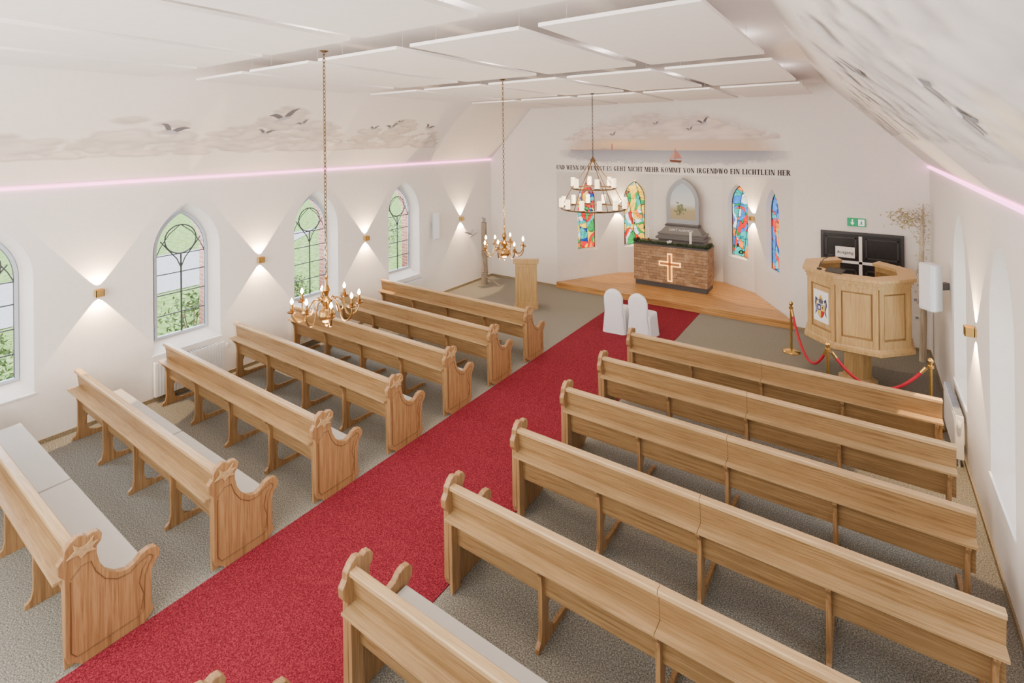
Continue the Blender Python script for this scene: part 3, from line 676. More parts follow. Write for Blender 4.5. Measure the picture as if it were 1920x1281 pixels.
# ------------------------------------------------------------------ pulpit
px_, py_ = -0.10, 10.02
t = thing('pulpit', 'large octagonal light oak pulpit on a column in front of the black door', 'pulpit', (px_, py_, 0))
def octo(r, rot=22.5): return [(r*math.cos(R(45*k+rot)), r*math.sin(R(45*k+rot))) for k in range(8)]
a = MB(); a.lathe([(.29, 0), (.29, .05), (.23, .08), (.20, .12), (.20, .54), (.24, .60), (.30, .66)], seg=8, rot=R(22.5)); a.build('column', M['pulp'], t, bevel=.004)
a = MB(); a.lathe([(.30, .62), (.60, .66), (.68, .68), (.76, .70), (.79, .72), (.79, .765), (.745, .78), (.735, .81), (.10, .81)], seg=8, rot=R(22.5)); a.build('floor_moulding', M['pulp'], t)
o8 = octo(.705)
for k in range(8):
    a0 = Vector(o8[k]); b0 = Vector(o8[(k+1) % 8]); mid = (a0+b0)/2
    if k == 1: continue
    d = (b0-a0).normalized(); nn = mid.normalized(); L = (b0-a0).length
    def PP(s, z, o):
        q = a0+d*s+nn*o; return (q.x, q.y, z)
    def slab(mb, s0, s1, z0, z1, o0, o1):
        vs = [PP(s, z, o) for z in (z0, z1) for o in (o0, o1) for s in (s0, s1)]
        mb.add(vs, [(0, 2, 3, 1), (4, 5, 7, 6), (0, 1, 5, 4), (2, 6, 7, 3), (0, 4, 6, 2), (1, 3, 7, 5)])
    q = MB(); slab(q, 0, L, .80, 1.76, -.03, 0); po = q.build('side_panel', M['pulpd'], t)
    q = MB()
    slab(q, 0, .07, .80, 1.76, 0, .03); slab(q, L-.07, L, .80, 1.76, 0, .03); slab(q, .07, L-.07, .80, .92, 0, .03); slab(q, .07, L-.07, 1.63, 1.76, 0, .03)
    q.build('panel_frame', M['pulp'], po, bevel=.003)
    q = MB(); slab(q, .09, L-.09, .945, 1.605, 0, .016); q.build('raised_field', M['pulp'], po, bevel=.008)
    q = MB()
    f = 1/math.cos(R(22.5)); e0 = a0.normalized(); e1 = b0.normalized()
    for (i0, i1, z0, z1) in ((-.05, .042, 1.71, 1.76), (-.05, .062, 1.76, 1.81), (-.13, .095, 1.81, 1.86)):
        vs = []
        for z in (z0, z1):
            for o in (i0, i1): vs += [(*(a0+e0*o*f), z), (*(b0+e1*o*f), z)]
        q.add(vs, [(0, 2, 3, 1), (4, 5, 7, 6), (0, 1, 5, 4), (2, 6, 7, 3), (0, 4, 6, 2), (1, 3, 7, 5)])
    q.build('rim_moulding', M['pulp'], t)
    if k == 4:
        q = MB(); slab(q, L/2-.15, L/2+.15, 1.03, 1.53, .016, .026); cp = q.build('crest_plate', M['white'], t)
        q = MB()
        def poly(pts, col, o): q.add([PP(L/2+s, z, o+.01) for s, z in pts], [tuple(range(len(pts)))], col)
        sh = lambda k_, zc: [(-.07*k_, zc+.09*k_), (.07*k_, zc+.09*k_), (.07*k_, zc-.02*k_), (.04*k_, zc-.08*k_), (0, zc-.11*k_), (-.04*k_, zc-.08*k_), (-.07*k_, zc-.02*k_)]
        poly(sh(1.1, 1.21), (.05, .04, .03), .0165); poly(sh(1.0, 1.21), (.75, .50, .08), .017)
        poly([(-.07, 1.30), (0, 1.30), (0, 1.21), (-.07, 1.21)], (.03, .06, .25), .0175); poly([(0, 1.21), (.07, 1.21), (.07, 1.19), (.04, 1.13), (0, 1.10)], (.45, .03, .03), .0175)
        poly([(-.05, 1.28), (-.02, 1.28), (-.02, 1.23), (-.05, 1.23)], (.8, .8, .8), .018); poly([(.02, 1.28), (.05, 1.28), (.035, 1.23)], (.05, .04, .03), .018)
        poly([(-.04, 1.32), (.04, 1.32), (.05, 1.38), (.0, 1.41), (-.05, 1.38)], (.12, .12, .14), .017); poly([(-.05, 1.40), (.05, 1.40), (.02, 1.43), (0, 1.47), (-.02, 1.43)], (.55, .36, .06), .0175)
        for sg in (-1, 1):
            poly([(sg*.06, 1.38), (sg*.11, 1.42), (sg*.125, 1.32), (sg*.10, 1.22), (sg*.12, 1.12), (sg*.085, 1.17), (sg*.085, 1.32)], (.04, .05, .12), .017)
            poly([(sg*.085, 1.36), (sg*.105, 1.36), (sg*.095, 1.26)], (.55, .38, .08), .0175)
        q.build('coat_of_arms', M['paint'], cp, colors=True, recalc=False)
a = MB(); a.add([(-.42, -.52, 1.861), (-.20, -.62, 1.861), (-.14, -.46, 1.89), (-.36, -.36, 1.89), (-.42, -.52, 1.875), (-.20, -.62, 1.875), (-.14, -.46, 1.905), (-.36, -.36, 1.905)], [(0, 1, 2, 3), (4, 7, 6, 5), (0, 4, 5, 1), (1, 5, 6, 2), (2, 6, 7, 3), (3, 7, 4, 0)]); a.build('book_rest', M['black'], t)
a = MB(); a.tube([(-.50, -.42, 1.87), (-.50, -.42, 1.92), (-.44, -.34, 2.02), (-.34, -.22, 2.06)], .007, 6); a.lathe([(.035, 0), (.035, .02), (.002, .025)], -.50, -.42, 1.862, 12); a.tube([(-.36, -.245, 2.055), (-.30, -.17, 2.07)], .012, 8)
mc = a.build('microphone', M['black'], smooth=True); mc.location = (px_, py_, 0); tag(mc, 'black gooseneck microphone on the rim of the pulpit', 'microphone')

# ------------------------------------------------------------------ stanchions and ropes
sp = [(-1.13, 10.75), (-.46, 8.92), (.74, 9.02)]
labs = ['brass barrier post nearest the altar platform', 'brass barrier post in the middle, before the pulpit', 'brass barrier post beside the right wall']
for (x, y), lab in zip(sp, labs):
    t = thing('stanchion', lab, 'barrier post', (x, y, 0), group='brass barrier posts')
    a = MB(); a.lathe([(.15, 0), (.15, .012), (.13, .03), (.06, .045), (.02, .06)], seg=24); a.build('base', M['brass'], t, smooth=True)
    a = MB(); a.tube([(0, 0, .05), (0, 0, .86)], .02, 12); a.build('pole', M['brass'], t, smooth=True)
    a = MB(); a.lathe([(.018, .80), (.038, .81), (.038, .84), (.02, .85), (.02, .87), (.035, .89), (.038, .91), (.024, .935), (.002, .95)], seg=16); a.build('finial', M['brass'], t, smooth=True)
def rope(p0, p1, sag, lab):
    pts = []
    d = Vector((p1[0]-p0[0], p1[1]-p0[1], 0)); L = d.length; d.normalize()
    for k in range(21):
        f = k/20; s = .05+(L-.1)*f
        pts.append((p0[0]+d.x*s, p0[1]+d.y*s, .80-sag*(1-(2*f-1)**2)))
    a = MB(); a.tube(pts[1:-1], .021, 10); r = a.build('velvet_rope', M['velvet'], smooth=True); tag(r, lab, 'rope', 'red velvet barrier ropes')
    for e in (pts[:2], pts[-2:]):
        b = MB(); b.tube(e, .024, 10); b.build('hook_end', M['brass'], r, smooth=True)
rope(sp[0], sp[1], .52, 'red velvet rope hanging from the post nearest the altar platform')
rope(sp[1], sp[2], .42, 'red velvet rope hanging between the middle post and the right wall post')

# ------------------------------------------------------------------ door, exit sign
a = MB(); a.box(-.70, .60, YB-.05, YB, 0, 2.12); d1 = struct(a.build('door_1', M['door'], bevel=.004))
for x0, x1 in ((-.64, -.12), (.02, .54)):
    for z0, z1 in ((.15, 1.40), (1.62, 2.02)):
        a = MB()
        for (u0, u1, v0, v1) in ((x0, x0+.03, z0, z1), (x1-.03, x1, z0, z1), (x0, x1, z0, z0+.03), (x0, x1, z1-.03, z1)): a.box(u0, u1, YB-.066, YB-.05, v0, v1)
        a.build('door_field', M['doorp'], d1, bevel=.004)
a = MB(); a.box(-.72, .62, YB-.075, YB-.05, 2.08, 2.13); a.box(-.72, -.67, YB-.075, YB-.05, 0, 2.08); a.box(.57, .62, YB-.075, YB-.05, 0, 2.08); a.build('door_frame', M['doorp'], d1)
a = MB(); a.box(-.085, -.03, YB-.078, YB-.066, .2, 2.05); a.box(-.44, .56, YB-.078, YB-.066, 1.51, 1.56); a.build('white_cross_bars', M['white'], d1)
a = MB(); a.box(.05, .08, YB-.10, YB-.05, 1.0, 1.10); a.box(.05, .18, YB-.11, YB-.095, 1.05, 1.07); a.build('door_handle', M['brass'], d1)
a = MB(); a.box(-.47, -.15, YB-.085, YB-.078, 1.62, 1.83); s1 = a.build('paper_sign', M['white']); tag(s1, 'white paper sign reading Ausgang taped to the black door', 'sign')
textmesh('Ausgang', .082, 'sign_text', M['ink'], s1, Matrix.Translation((-.31, YB-.087, 1.72)) @ Matrix.Rotation(R(90), 4, 'X'))
t = thing('exit_sign', 'green illuminated emergency exit sign above the black door', 'sign', (-.12, YB, 2.24))
a = MB(); a.box(-.15, .15, -.05, 0, 0, .16); a.build('sign_body', M['green'], t, bevel=.003)
a = MB()
a.prism([(.03, .02), (.13, .02), (.13, .14), (.03, .14)], 'y', -.053, -.0505)
a.prism([(-.075, .14), (-.055, .14), (-.055, .075), (-.03, .075), (-.065, .025), (-.10, .075), (-.075, .075)], 'y', -.053, -.0505)
a.build('pictogram', M['signwhite'], t)
a = MB(); a.prism([(.075, .112), (.09, .112), (.09, .127), (.075, .127)], 'y', -.055, -.053); a.prism([(.065, .105), (.095, .10), (.10, .08), (.09, .065), (.105, .045), (.09, .03), (.075, .055), (.05, .03), (.045, .04), (.07, .07)], 'y', -.055, -.053); a.build('running_figure', M['green'], t)

# ------------------------------------------------------------------ loudspeakers
def speaker(x, y, rz, lab, hw=.12, bl=.16):
    t = thing('loudspeaker', lab, 'loudspeaker', (x, y, 1.52), rz, 'white wall loudspeakers')
    a = MB(); a.prism([(-hw, -.07), (-hw*.7, -.10), (hw*.7, -.10), (hw, -.07), (hw*.8, .09), (-hw*.8, .09)], 'z', 0, .66); a.build('cabinet', M['speaker'], t, bevel=.02)
    a = MB(); a.box(-hw*.62, hw*.62, -.106, -.10, .04, .62); a.build('grille', M['cloth'], t, bevel=.003)
    a = MB(); a.box(-.03, .03, .09, bl, .28, .38); a.build('bracket', M['grey'], t)
speaker(-8.90, 9.50, R(62), 'white loudspeaker on the left wall beside the last window', .09, .19)
speaker(.78, 9.35, R(-50), 'white loudspeaker on the right wall beside the pulpit', .125, .26)

# ------------------------------------------------------------------ radiators
def radiator(side, y, lab):
    xw = XL+.002 if side < 0 else XR-.002
    t = thing('radiator', lab, 'radiator', (xw, y, .10), 0 if side < 0 else PI, 'white panel radiators')
    a = MB(); a.box(.03, .11, -.52, .52, 0, .52)
    for k in range(25):
        yy = -.49+k*.0408; a.box(.11, .116, yy-.011, yy+.011, .03, .49)
    a.build('panel', M['white'], t, bevel=.003)
    a = MB()
    for k in range(24): a.box(.035, .105, -.50+k*.0425, -.485+k*.0425, .52, .53)
    a.build('top_grille', M['greyl'], t)
    a = MB(); a.lathe([(.018, 0), (.022, .02), (.022, .07), (.015, .08)], .075, .56, .40, 12); a.tube([(.075, .52, .42), (.075, .56, .42)], .01, 8); a.build('valve', M['white'], t, smooth=True)
    a = MB()
    for yy in (-.3, .3): a.box(0, .03, yy-.02, yy+.02, .1, .4)
    a.build('wall_bracket', M['white'], t)
    a = MB(); a.tube([(.07, .48, 0), (.07, .48, -.10)], .01, 8); a.tube([(.07, .44, 0), (.07, .44, -.10)], .01, 8); a.build('pipes', M['white'], t)
for y, l in ((3.84, 'under the second window'), (6.22, 'under the third window'), (8.6, 'under the window nearest the altar')):
    radiator(-1, y, 'white panel radiator on the left wall '+l)
radiator(1, 8.6, 'white panel radiator on the right wall near the pulpit')
for x, z in ((.78, .95), (.80, .62)):
    t = thing('wall_socket', 'white wall switch right of the black door, %s one' % ('upper' if z > .8 else 'lower'), 'socket', (x, YB, z))
    a = MB(); a.box(-.04, .04, -.012, 0, -.04, .04); a.build('plate', M['white'], t, bevel=.003)
    a = MB(); a.box(-.022, .022, -.016, -.012, -.022, .022); a.build('insert', M['greyl'], t)

# ------------------------------------------------------------------ slim birch
t = thing('birch_trunk', 'slim pale birch trunk with sparse dry leaves standing in the right corner', 'tree', (.84, 11.55, 0))
a = MB(); a.tube([(.0, 0, 0), (.02, 0, .8), (-.01, .02, 1.6), (.01, 0, 2.3), (.03, 0, 2.8)], [.055, .05, .042, .032, .012], 10)
for z, dx_, dy_, dz_ in ((2.0, -.18, -.05, .35), (2.3, -.30, 0, .30), (2.45, -.2, -.1, .25), (1.8, .06, -.2, .5), (2.55, .05, -.12, .2)):
    a.tube([(0, 0, z), (dx_*.5, dy_*.5, z+dz_*.6), (dx_, dy_, z+dz_)], [.012, .008, .004], 6)
a.build('trunk', M['birch'], t, smooth=True)
a = MB(); rn = random.Random(9)
leafcloud(a, lambda: (-.20+rn.gauss(0, .15), -.05+rn.gauss(0, .07), 2.52+rn.gauss(0, .08)), 190, .036, rn)
leafcloud(a, lambda: (min(.1, rn.gauss(0, .055)), rn.gauss(0, .06), rn.uniform(1.0, 2.8)), 230, .028, rn)
a.v = [(min(x, .14), y, z) for x, y, z in a.v]
a.build('leaves', M['dryleaf'], t, recalc=False)

# ------------------------------------------------------------------ murals: one painted grid each
def lerp(a, b, k): return tuple(a[i]+(b[i]-a[i])*k for i in range(3))
class Mural:
    def __init__(s, s0, s1, t0, t1, res, P, seed, warp=.10):
        s.P = P; ns = int((s1-s0)/res)+1; nt_ = int((t1-t0)/res)+1
        s.S, s.T = np.meshgrid(np.linspace(s0, s1, ns), np.linspace(t0, t1, nt_), indexing='ij')
        s.ns, s.nt = ns, nt_; s.s0, s.t0, s.s1, s.t1 = s0, t0, s1, t1; s.warp = warp
        s.rgb = np.zeros((ns, nt_, 3))+.8; s.a = np.zeros((ns, nt_)); s.o = .003; s.pieces = []; s.mb = None
        r = np.random.RandomState(seed); s.w = np.zeros((ns, nt_))
        for k in range(26):
            f = r.uniform(8, 60); q = r.uniform(0, 6.28); s.w += np.sin(f*(s.S*math.cos(q)+s.T*math.sin(q))+r.uniform(0, 6.28))*(4/f)
    def over(s, m, col, sl=None):
        sl = sl or (slice(None), slice(None))
        a0 = s.a[sl]; an = m+a0*(1-m); k = np.where(an > 1e-4, m/np.maximum(an, 1e-4), 0)[..., None]
        s.rgb[sl] = s.rgb[sl]*(1-k)+np.asarray(col)*k; s.a[sl] = an
    def puff(s, cx, cy, rx, ry, lo, hi, base, op=.8, soft=.5):
        i0 = max(0, int((cx-rx*1.4-s.s0)/(s.s1-s.s0)*(s.ns-1))); i1 = min(s.ns, int((cx+rx*1.4-s.s0)/(s.s1-s.s0)*(s.ns-1))+2)
        j0 = max(0, int((cy-ry*1.5-s.t0)/(s.t1-s.t0)*(s.nt-1))); j1 = min(s.nt, int((cy+ry*1.5-s.t0)/(s.t1-s.t0)*(s.nt-1))+2)
        if i1 <= i0 or j1 <= j0: return
        sl = (slice(i0, i1), slice(j0, j1)); S, T_, W_ = s.S[sl], s.T[sl], s.w[sl]
        d = np.sqrt(((S-cx)/rx)**2+((T_-cy)/ry)**2)+W_*s.warp
        m = np.clip((1-d)/soft, 0, 1)*op*np.clip((T_-base+.02+W_*.01)/.06, 0, 1)
        k = np.clip(.50+.60*(T_-cy)/ry+W_*s.warp*.8, 0, 1)[..., None]
        col = np.asarray(lo)*(1-k)+np.asarray(hi)*k
        s.over(m, col, sl)
    def bank(s, c, W, base, H, n, size, lo, hi, rn, op=.8, flat=.62, soft=.5, asp=1.4):
        L = []
        for i in range(n):
            x = rn.uniform(-.5, .5); env = H*(1-(2*x)**2)**.6*(.5+.5*abs(math.sin(x*9+c)))
            y = env*rn.random()**1.1; r = size*rn.uniform(.5, 1.1)*(1-.3*abs(2*x)); L.append((y, x, r))
        L.sort(reverse=True)
        for y, x, r in L:
            k = rn.uniform(-.03, .03)
            s.puff(c+x*W, base+y, r*asp, r*flat, tuple(v+k for v in lo), tuple(min(.95, v+k*.4) for v in hi), base, op, soft)
    def begin(s, name): s.mb = MB(); s.pieces.append((name, s.mb))
    def poly(s, pts, col):
        s.o += .0001; s.mb.add([s.P(a, b, s.o) for a, b in pts], [tuple(range(len(pts)))], col)
    def gull(s, cx, cy, w, ang, col=(.14, .14, .16)):
        s.begin('painted_gull')
        lw = [(-.10, -.03), (-.04, .07), (-.15, .20), (-.30, .28), (-.52, .22), (-.34, .16), (-.24, .06)]; rw = [(.10, -.03), (.00, .06), (.08, .22), (.24, .34), (.5, .38), (.33, .24), (.24, .10)]
        bd = [(-.30, -.11), (-.16, .02), (.04, .07), (.18, .05), (.24, .03), (.29, -.01), (.20, -.04), (.0, -.08)]
        c0, s0 = math.cos(ang), math.sin(ang)
        for pts, cc in ((lw, col), (rw, col), (bd, tuple(min(1, v*2.8) for v in col))):
            s.poly([(cx+w*(a*c0-b_*s0), cy+w*(a*s0+b_*c0)) for a, b_ in pts], cc)
    def finish(s, name, label):
        ns, nt_ = s.ns, s.nt
        co = [s.P(a, b, .0015) for a, b in zip(s.S.ravel(), s.T.ravel())]
        keep = s.a > .01
        fs = []
        K = keep[:-1, :-1] | keep[1:, :-1] | keep[:-1, 1:] | keep[1:, 1:]
        for i, j in zip(*np.nonzero(K)):
            q = int(i)*nt_+int(j); fs.append((q, q+nt_, q+nt_+1, q+1))
        me = bpy.data.meshes.new(name); me.from_pydata(co, [], fs)
        at = me.color_attributes.new('Col', 'FLOAT_COLOR', 'POINT')
        at.data.foreach_set('color', np.concatenate([s.rgb, s.a[..., None]], axis=2).astype(np.float32).ravel())
        me.materials.append(M['mural']); o = bpy.data.objects.new(name, me); C.objects.link(o)
        tag(o, label, 'mural')
        for nm, mb in s.pieces: mb.build(nm, M['paint'], o, colors=True, recalc=False)
        return o
lo, hi = (.60, .545, .545), (.89, .82, .76)
cth = math.hypot(XSL-XL, ZC-ZW); ux, uz = (XSL-XL)/cth, (ZC-ZW)/cth
mu = Mural(.5, 9.5, .35, 2.0, .015, lambda s, t_, o: (XL+ux*t_+uz*o, s, ZW+uz*t_-ux*o), 3, .06); rn = random.Random(21)
for c, W, base, H, n in ((1.5, 1.5, .50, .62, 55), (3.05, 1.7, .52, .85, 85), (5.15, 2.7, .54, 1.15, 160), (7.8, 2.7, .55, .9, 125)):
    mu.bank(c, W, base, H, n, .19, lo, hi, rn, .62, .55, .6, 1.4)
for y, t_, w_, a_ in ((3.32, 1.03, .42, -.35), (4.95, 1.36, .52, .25), (5.35, 1.24, .24, .4), (4.75, 1.0, .30, -.2), (7.0, 1.15, .24, 0), (7.45, 1.2, .32, .2), (8.55, 1.2, .34, -.4), (7.6, 1.35, .18, 0)):
    mu.gull(y, t_, w_, a_, (.17, .17, .19))
mu.finish('cloud_mural', 'painted cloud banks and flying gulls on the left sloping ceiling')
mu = Mural(.3, 11.8, .25, 2.25, .015, lambda s, t_, o: (XR-ux*t_-uz*o, s, ZW+uz*t_-ux*o), 4, .03); rn = random.Random(22)
for c, W, base, H, n, sz in ((8.8, 5.8, .8, 1.0, 70, .32), (5.6, 4.6, .7, 1.3, 100, .32), (3.3, 3.0, .55, 1.5, 100, .26), (1.5, 2.6, .5, 1.5, 90, .23)):
    mu.bank(c, W, base, H, n, sz, (.60, .575, .60), (.89, .86, .84), rn, .6, .62, .7, 1.15)
mu.bank(2.3, 1.8, .38, .6, 60, .2, (.78, .68, .50), (.93, .84, .64), rn, .5, .6, .7)
for y, t_, w_, a_ in ((4.6, 1.42, .46, .5), (2.85, 1.12, .30, 2.6), (2.95, .92, .34, 2.7), (6.6, 1.3, .34, .2), (5.6, .9, .2, .3)):
    mu.gull(y, t_, w_, a_, (.26, .26, .28))
mu.finish('cloud_mural', 'painted storm clouds and large gulls on the right sloping ceiling')
# seascape above the apse
xc = -4.0; hwm = 2.72
mu = Mural(-6.8, -1.2, 3.36, 4.85, .014, lambda s, t_, o: (s, YB-o, t_), 5, .07); rn = random.Random(23)
S, T_, W_ = mu.S, mu.T, mu.w
e = np.abs((S-xc)/hwm)
top = 3.72+.98*np.sqrt(np.clip(1-e**2, 0, 1))
k = np.clip((T_-3.72)/.6, 0, 1)[..., None]
sky = np.array((.86, .63, .45))*(1-k)+np.array((.78, .69, .67))*k
mu.over(np.where(T_ >= 3.72, np.clip((top-T_+W_*.03)/.45, 0, 1)*np.clip((1-e)*3, 0, 1)*.8, 0), sky)
k2 = np.clip((3.72-T_)/.3, 0, 1)[..., None]
seac = np.array((.36, .38, .46))*(1-k2)+np.array((.60, .60, .65))*k2+(np.sin(T_*190+W_*6+S*2)*.04)[..., None]
mu.over(np.where(T_ < 3.72, np.clip((1.04-e+W_*.02)*3.0, 0, 1)*np.clip((T_-3.37-.12*e**3+W_*.02)/.09, 0, 1)*.85, 0), seac)
mu.over(np.where((T_ >= 3.71) & (T_ < 3.755-.03*np.abs((S+5.4)/.9)+W_*.006) & (np.abs(S+5.4) < 1.0), .75, 0), (.40, .32, .32))
mu.over(np.clip(1-np.sqrt(((S+5.0)/.9)**2+((T_-3.88)/.14)**2), 0, 1)*.9, (1.0, .70, .38))
for c, W, base, H, n in ((-5.5, 2.2, 3.98, .34, 70), (-4.0, 3.7, 4.08, .56, 170), (-2.6, 2.3, 3.96, .34, 80)):
    mu.bank(c, W, base, H, n, .17, (.64, .53, .54), (.93, .81, .71), rn, .55, .52, .6, 1.4)
mu.begin('painted_lighthouse'); mu.poly([(-5.25, 3.74), (-5.22, 3.74), (-5.225, 3.88), (-5.245, 3.88)], (.45, .10, .08))
mu.begin('painted_boat')
def B(pts, col): mu.poly([(-3.65+(x+3.65)*.85, 3.43+(z-3.48)*.85) for x, z in pts], col)
B([(-3.78, 3.50), (-3.50, 3.48), (-3.46, 3.54), (-3.80, 3.56)], (.18, .08, .05)); B([(-3.66, 3.56), (-3.655, 3.88), (-3.64, 3.88), (-3.64, 3.56)], (.15, .08, .05))
B([(-3.65, 3.58), (-3.46, 3.60), (-3.56, 3.76), (-3.65, 3.86)], (.50, .22, .18)); B([(-3.67, 3.58), (-3.82, 3.57), (-3.67, 3.82)], (.58, .32, .26))
for x, z, w_ in ((-3.0, 4.35, .30), (-3.3, 4.2, .18), (-5.2, 4.1, .20), (-4.1, 4.35, .16)): mu.gull(x, z, w_, .2)
mu.finish('seascape_mural', 'painted sunset seascape with sailing boat above the apse')

# ------------------------------------------------------------------ wall lettering (serif strokes)
T, tn, sf = .25, .10, .085
def rc(a, b, c, d): return [(a, b), (c, b), (c, d), (a, d)]
def dg_(x0, y0, x1, y1, w): return [(x0, y0), (x0+w, y0), (x1+w, y1), (x1, y1)]
def arcp(cx, cy, rx, ry, a0, a1, th=T, tv=tn):
    n = 12; out = []
    for k in range(n):
        q0 = R(a0+(a1-a0)*k/n); q1 = R(a0+(a1-a0)*(k+1)/n)
        out.append([(cx+rx*math.cos(q0), cy+ry*math.sin(q0)), (cx+rx*math.cos(q1), cy+ry*math.sin(q1)), (cx+(rx-th)*math.cos(q1), cy+(ry-tv)*math.sin(q1)), (cx+(rx-th)*math.cos(q0), cy+(ry-tv)*math.sin(q0))])
    return out
def stem(x, w=T, b=True, t_=True):
    o = [rc(x, 0, x+w, 1)]
    if b: o.append(rc(x-.05, 0, x+w+.05, sf))
    if t_: o.append(rc(x-.05, 1-sf, x+w+.05, 1))
    return o
G = {
 'I': (.36, stem(.06)), 'H': (.86, stem(.05)+stem(.56)+[rc(.27, .45, .58, .55)]),
 'N': (.86, stem(.07, .11)+stem(.66, .11, b=False)+[dg_(.55, 0, .06, 1, .24)]),
 'U': (.84, [rc(.05, .3, .30, 1), rc(.0, 1-sf, .35, 1), rc(.63, .3, .73, 1), rc(.55, 1-sf, .80, 1)]+arcp(.39, .3, .34, .3, 180, 360, .19)),
 'D': (.82, stem(.05)+arcp(.27, .5, .51, .5, -90, 90)),
 'W': (1.16, [dg_(.24, 0, .0, 1, .23), dg_(.34, 0, .52, 1, .10), dg_(.66, 0, .42, 1, .23), dg_(.76, 0, .98, 1, .10), rc(-.04, 1-sf, .32, 1), rc(.88, 1-sf, 1.14, 1)]),
 'V': (.82, [dg_(.30, 0, .0, 1, .24), dg_(.38, 0, .64, 1, .10), rc(-.03, 1-sf, .32, 1), rc(.56, 1-sf, .82, 1)]),
 'E': (.71, stem(.05)+[rc(.2, 0, .65, .10), rc(.2, .45, .52, .55), rc(.2, .90, .63, 1), rc(.58, 0, .65, .28), rc(.56, .74, .63, 1), rc(.46, .36, .52, .64)]),
 'L': (.69, stem(.05)+[rc(.2, 0, .65, .10), rc(.58, 0, .65, .3)]),
 'T': (.77, [rc(.26, 0, .51, 1), rc(.2, 0, .57, sf), rc(.02, .90, .75, 1), rc(.02, .72, .09, 1), rc(.68, .72, .75, 1)]),
 'K': (.86, stem(.05)+[dg_(.27, .40, .60, 1, .11), dg_(.54, 0, .30, .56, .25), rc(.50, 0, .86, sf), rc(.52, 1-sf, .80, 1)]),
 'M': (1.08, stem(.06, .11)+stem(.76)+[dg_(.42, 0, .08, 1, .23), dg_(.46, 0, .76, 1, .10)]),
 'R': (.86, stem(.05)+arcp(.27, .73, .42, .27, -90, 90)+[dg_(.56, 0, .30, .5, .25), rc(.6, 0, .88, sf)]),
 'O': (.86, arcp(.42, .5, .42, .5, 0, 360)), 'C': (.80, arcp(.42, .5, .42, .5, 42, 318)+[rc(.64, .66, .72, .98)]),
 'G': (.88, arcp(.42, .5, .42, .5, 42, 318)+[rc(.64, .68, .72, .98), rc(.52, .05, .74, .42), rc(.46, .36, .80, .45)]),
 'S': (.66, arcp(.31, .74, .29, .26, 35, 262, .19)+arcp(.31, .27, .31, .27, -145, 82, .19)+[rc(.5, .72, .57, .96), rc(.02, .04, .09, .30)]),
}
txt = 'UND WENN DU DENKST ES GEHT NICHT MEHR KOMMT VON IRGENDWO EIN LICHTLEIN HER'
tot = sum(.44 if c == ' ' else G[c][0]+.09 for c in txt); X0, X1, capz, cap = -6.85, -1.24, 3.195, .118
kx = (X1-X0)/tot; a = MB(); cur = X0
for ch in txt:
    if ch == ' ': cur += .44*kx; continue
    for k, pgn in enumerate(G[ch][1]): a.add([(cur+x*kx, YB-.003-.0001*(k % 5), capz+z*cap) for x, z in pgn], [(0, 1, 2, 3)])
    cur += (G[ch][0]+.09)*kx
tag(a.build('wall_lettering', M['ink'], recalc=False), 'dark serif German verse lettered on the wall above the apse', 'lettering')

# ------------------------------------------------------------------ outside
w = MB(); w.add([(-90, -40, -.4), (60, -40, -.4), (60, 90, -.4), (-90, 90, -.4)], [(0, 1, 2, 3)]); struct(w.build('ground', M['lawn'], recalc=False))
w = MB(); w.add([(-21, -40, -.38), (-16.5, -40, -.38), (-17, 8, -.38), (-23, 16, -.38)], [(0, 1, 2, 3)]); struct(w.build('path', M['road'], recalc=False))
rn = random.Random(31)
for i, (x, y, r, h, lab) in enumerate(((-10.9, 3.3, .5, .9, 'leafy green bush outside the window nearest the camera'), (-11.4, 4.9, .75, 1.3, 'leafy green bush outside the second left window'), (-12.2, 7.6, .6, .9, 'leafy green bush outside the third left window'), (-11.8, 1.9, .6, 1.3, 'dark leafy bush outside the first left window'), (-16, 14, 1.0, 1.3, 'green bush outside the left window nearest the altar'))):
    t = thing('bush', lab, 'bush', (x, y, -.4), group='bushes outside the left windows')
    a = MB()
    leafcloud(a, lambda: (lambda u, v, q: (r*q*math.cos(u)*math.cos(v), r*q*math.sin(u)*math.cos(v), h*.5+h*.5*q*math.sin(v)+.05))(rn.uniform(0, 2*PI), rn.uniform(-PI/2, PI/2), rn.uniform(.4, 1)), 750, .05, rn)
    a.build('foliage', M['leaf'], t, recalc=False)
    a = MB()
    for k in range(5): a.tube([(0, 0, 0), (.12*math.cos(k*1.3), .12*math.sin(k*1.3), h*.4), (.3*r*math.cos(k*1.3), .3*r*math.sin(k*1.3), h*.75)], .012, 5)
    a.build('stems', M['driftwood'], t)

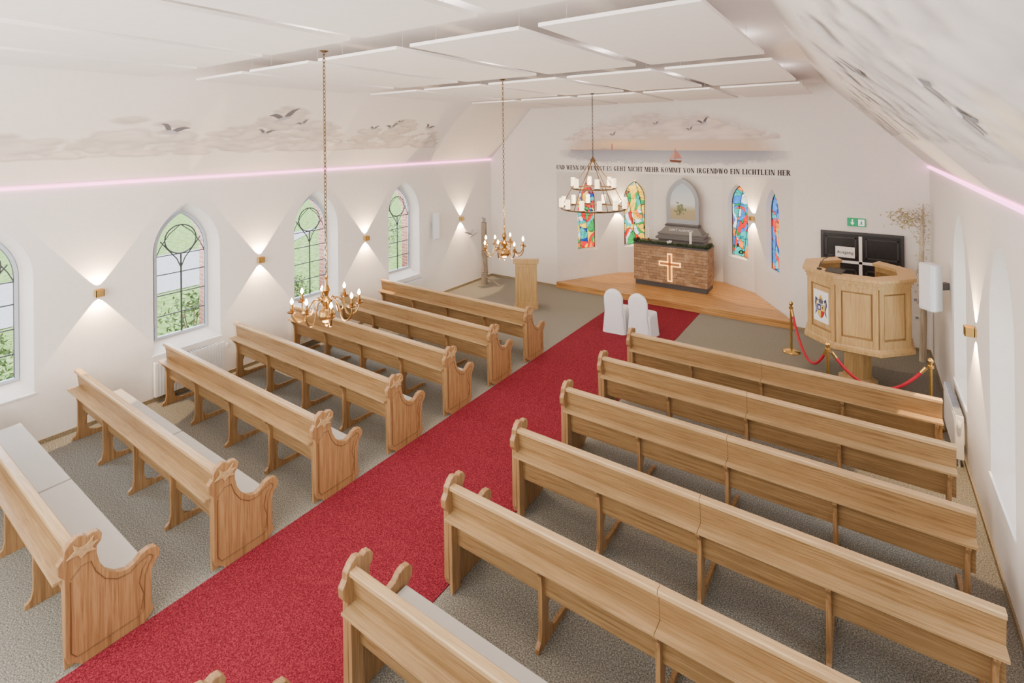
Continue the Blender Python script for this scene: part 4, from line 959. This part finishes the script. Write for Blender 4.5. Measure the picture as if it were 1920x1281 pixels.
# ------------------------------------------------------------------ light
wd = bpy.data.worlds.new('World'); bpy.context.scene.world = wd; wd.use_nodes = True
bg = wd.node_tree.nodes['Background']; bg.inputs['Color'].default_value = (0.88, 0.94, 1.0, 1); bg.inputs['Strength'].default_value = 5.0
area((-4.0, -2.2, 4.2), (0, 1, -.25), 400, 6.5, 1.6, (1, .94, .87))  # added fill high behind the camera, lights the nave
area((-4.0, -2.4, 1.8), (0, 1, .30), 240, 7, 2.5, (1, .95, .90))  # added low fill behind the camera, tilted upward
area((-4.0, 0.2, 2.2), (0, .7, 1), 70, 7, 1.0, (1, .95, .90))  # added upward fill to brighten the panel undersides
area((-4.0, 1.0, 4.90), (0, 0, 1), 30, 6.0, .3, (1, .88, .84))  # added uplight hidden above the panels, brightens the ceiling over them
for y in (2.95, 5.85, 8.75): area((-4.0, y, 4.90), (0, 0, 1), 40, 6.0, .25, (1, .88, .84))  # added uplights in the row gaps, same purpose
for y in WY:
    area((XL-.75, y, 2.3), (1, 0, -.35), 85, .9, 2.0, (.76, .87, 1)); area((XR+.75, y, 2.3), (-1, 0, -.35), 48, .9, 2.0, (.78, .88, 1))  # added lights outside each window to strengthen the daylight
for x in (-7.3, -.9): spot((x, 10.2, 4.75), (0, .02, -1), 200, 95, 1.0, (1, .72, .42), .15)  # added warm spots without fixtures, tint the carpet near the altar
spot((-4.04, 8.75, 4.75), (0, 1.1, -1), 150, 70, 1.0, (1, .82, .60), .15)  # added spot without a fixture, brightens the altar front
point((-4.0, 12.9, 2.75), 30, .3, (1, .86, .68))  # added warm fill inside the apse, no fixture hangs there

# ------------------------------------------------------------------ camera
cd = bpy.data.cameras.new('camera'); cam = bpy.data.objects.new('camera', cd); C.objects.link(cam)
cd.sensor_width = 36; cd.lens = 956/1920*36; cd.shift_y = -(640.5-262.7)/1920; cd.clip_start = .05
cam.matrix_world = Matrix.Translation((0, 0, 4.0)) @ Matrix.Rotation(R(34.54), 4, 'Z') @ Matrix.Rotation(R(90), 4, 'X') @ Matrix.Rotation(R(-.58), 4, 'Z')
bpy.context.scene.camera = cam
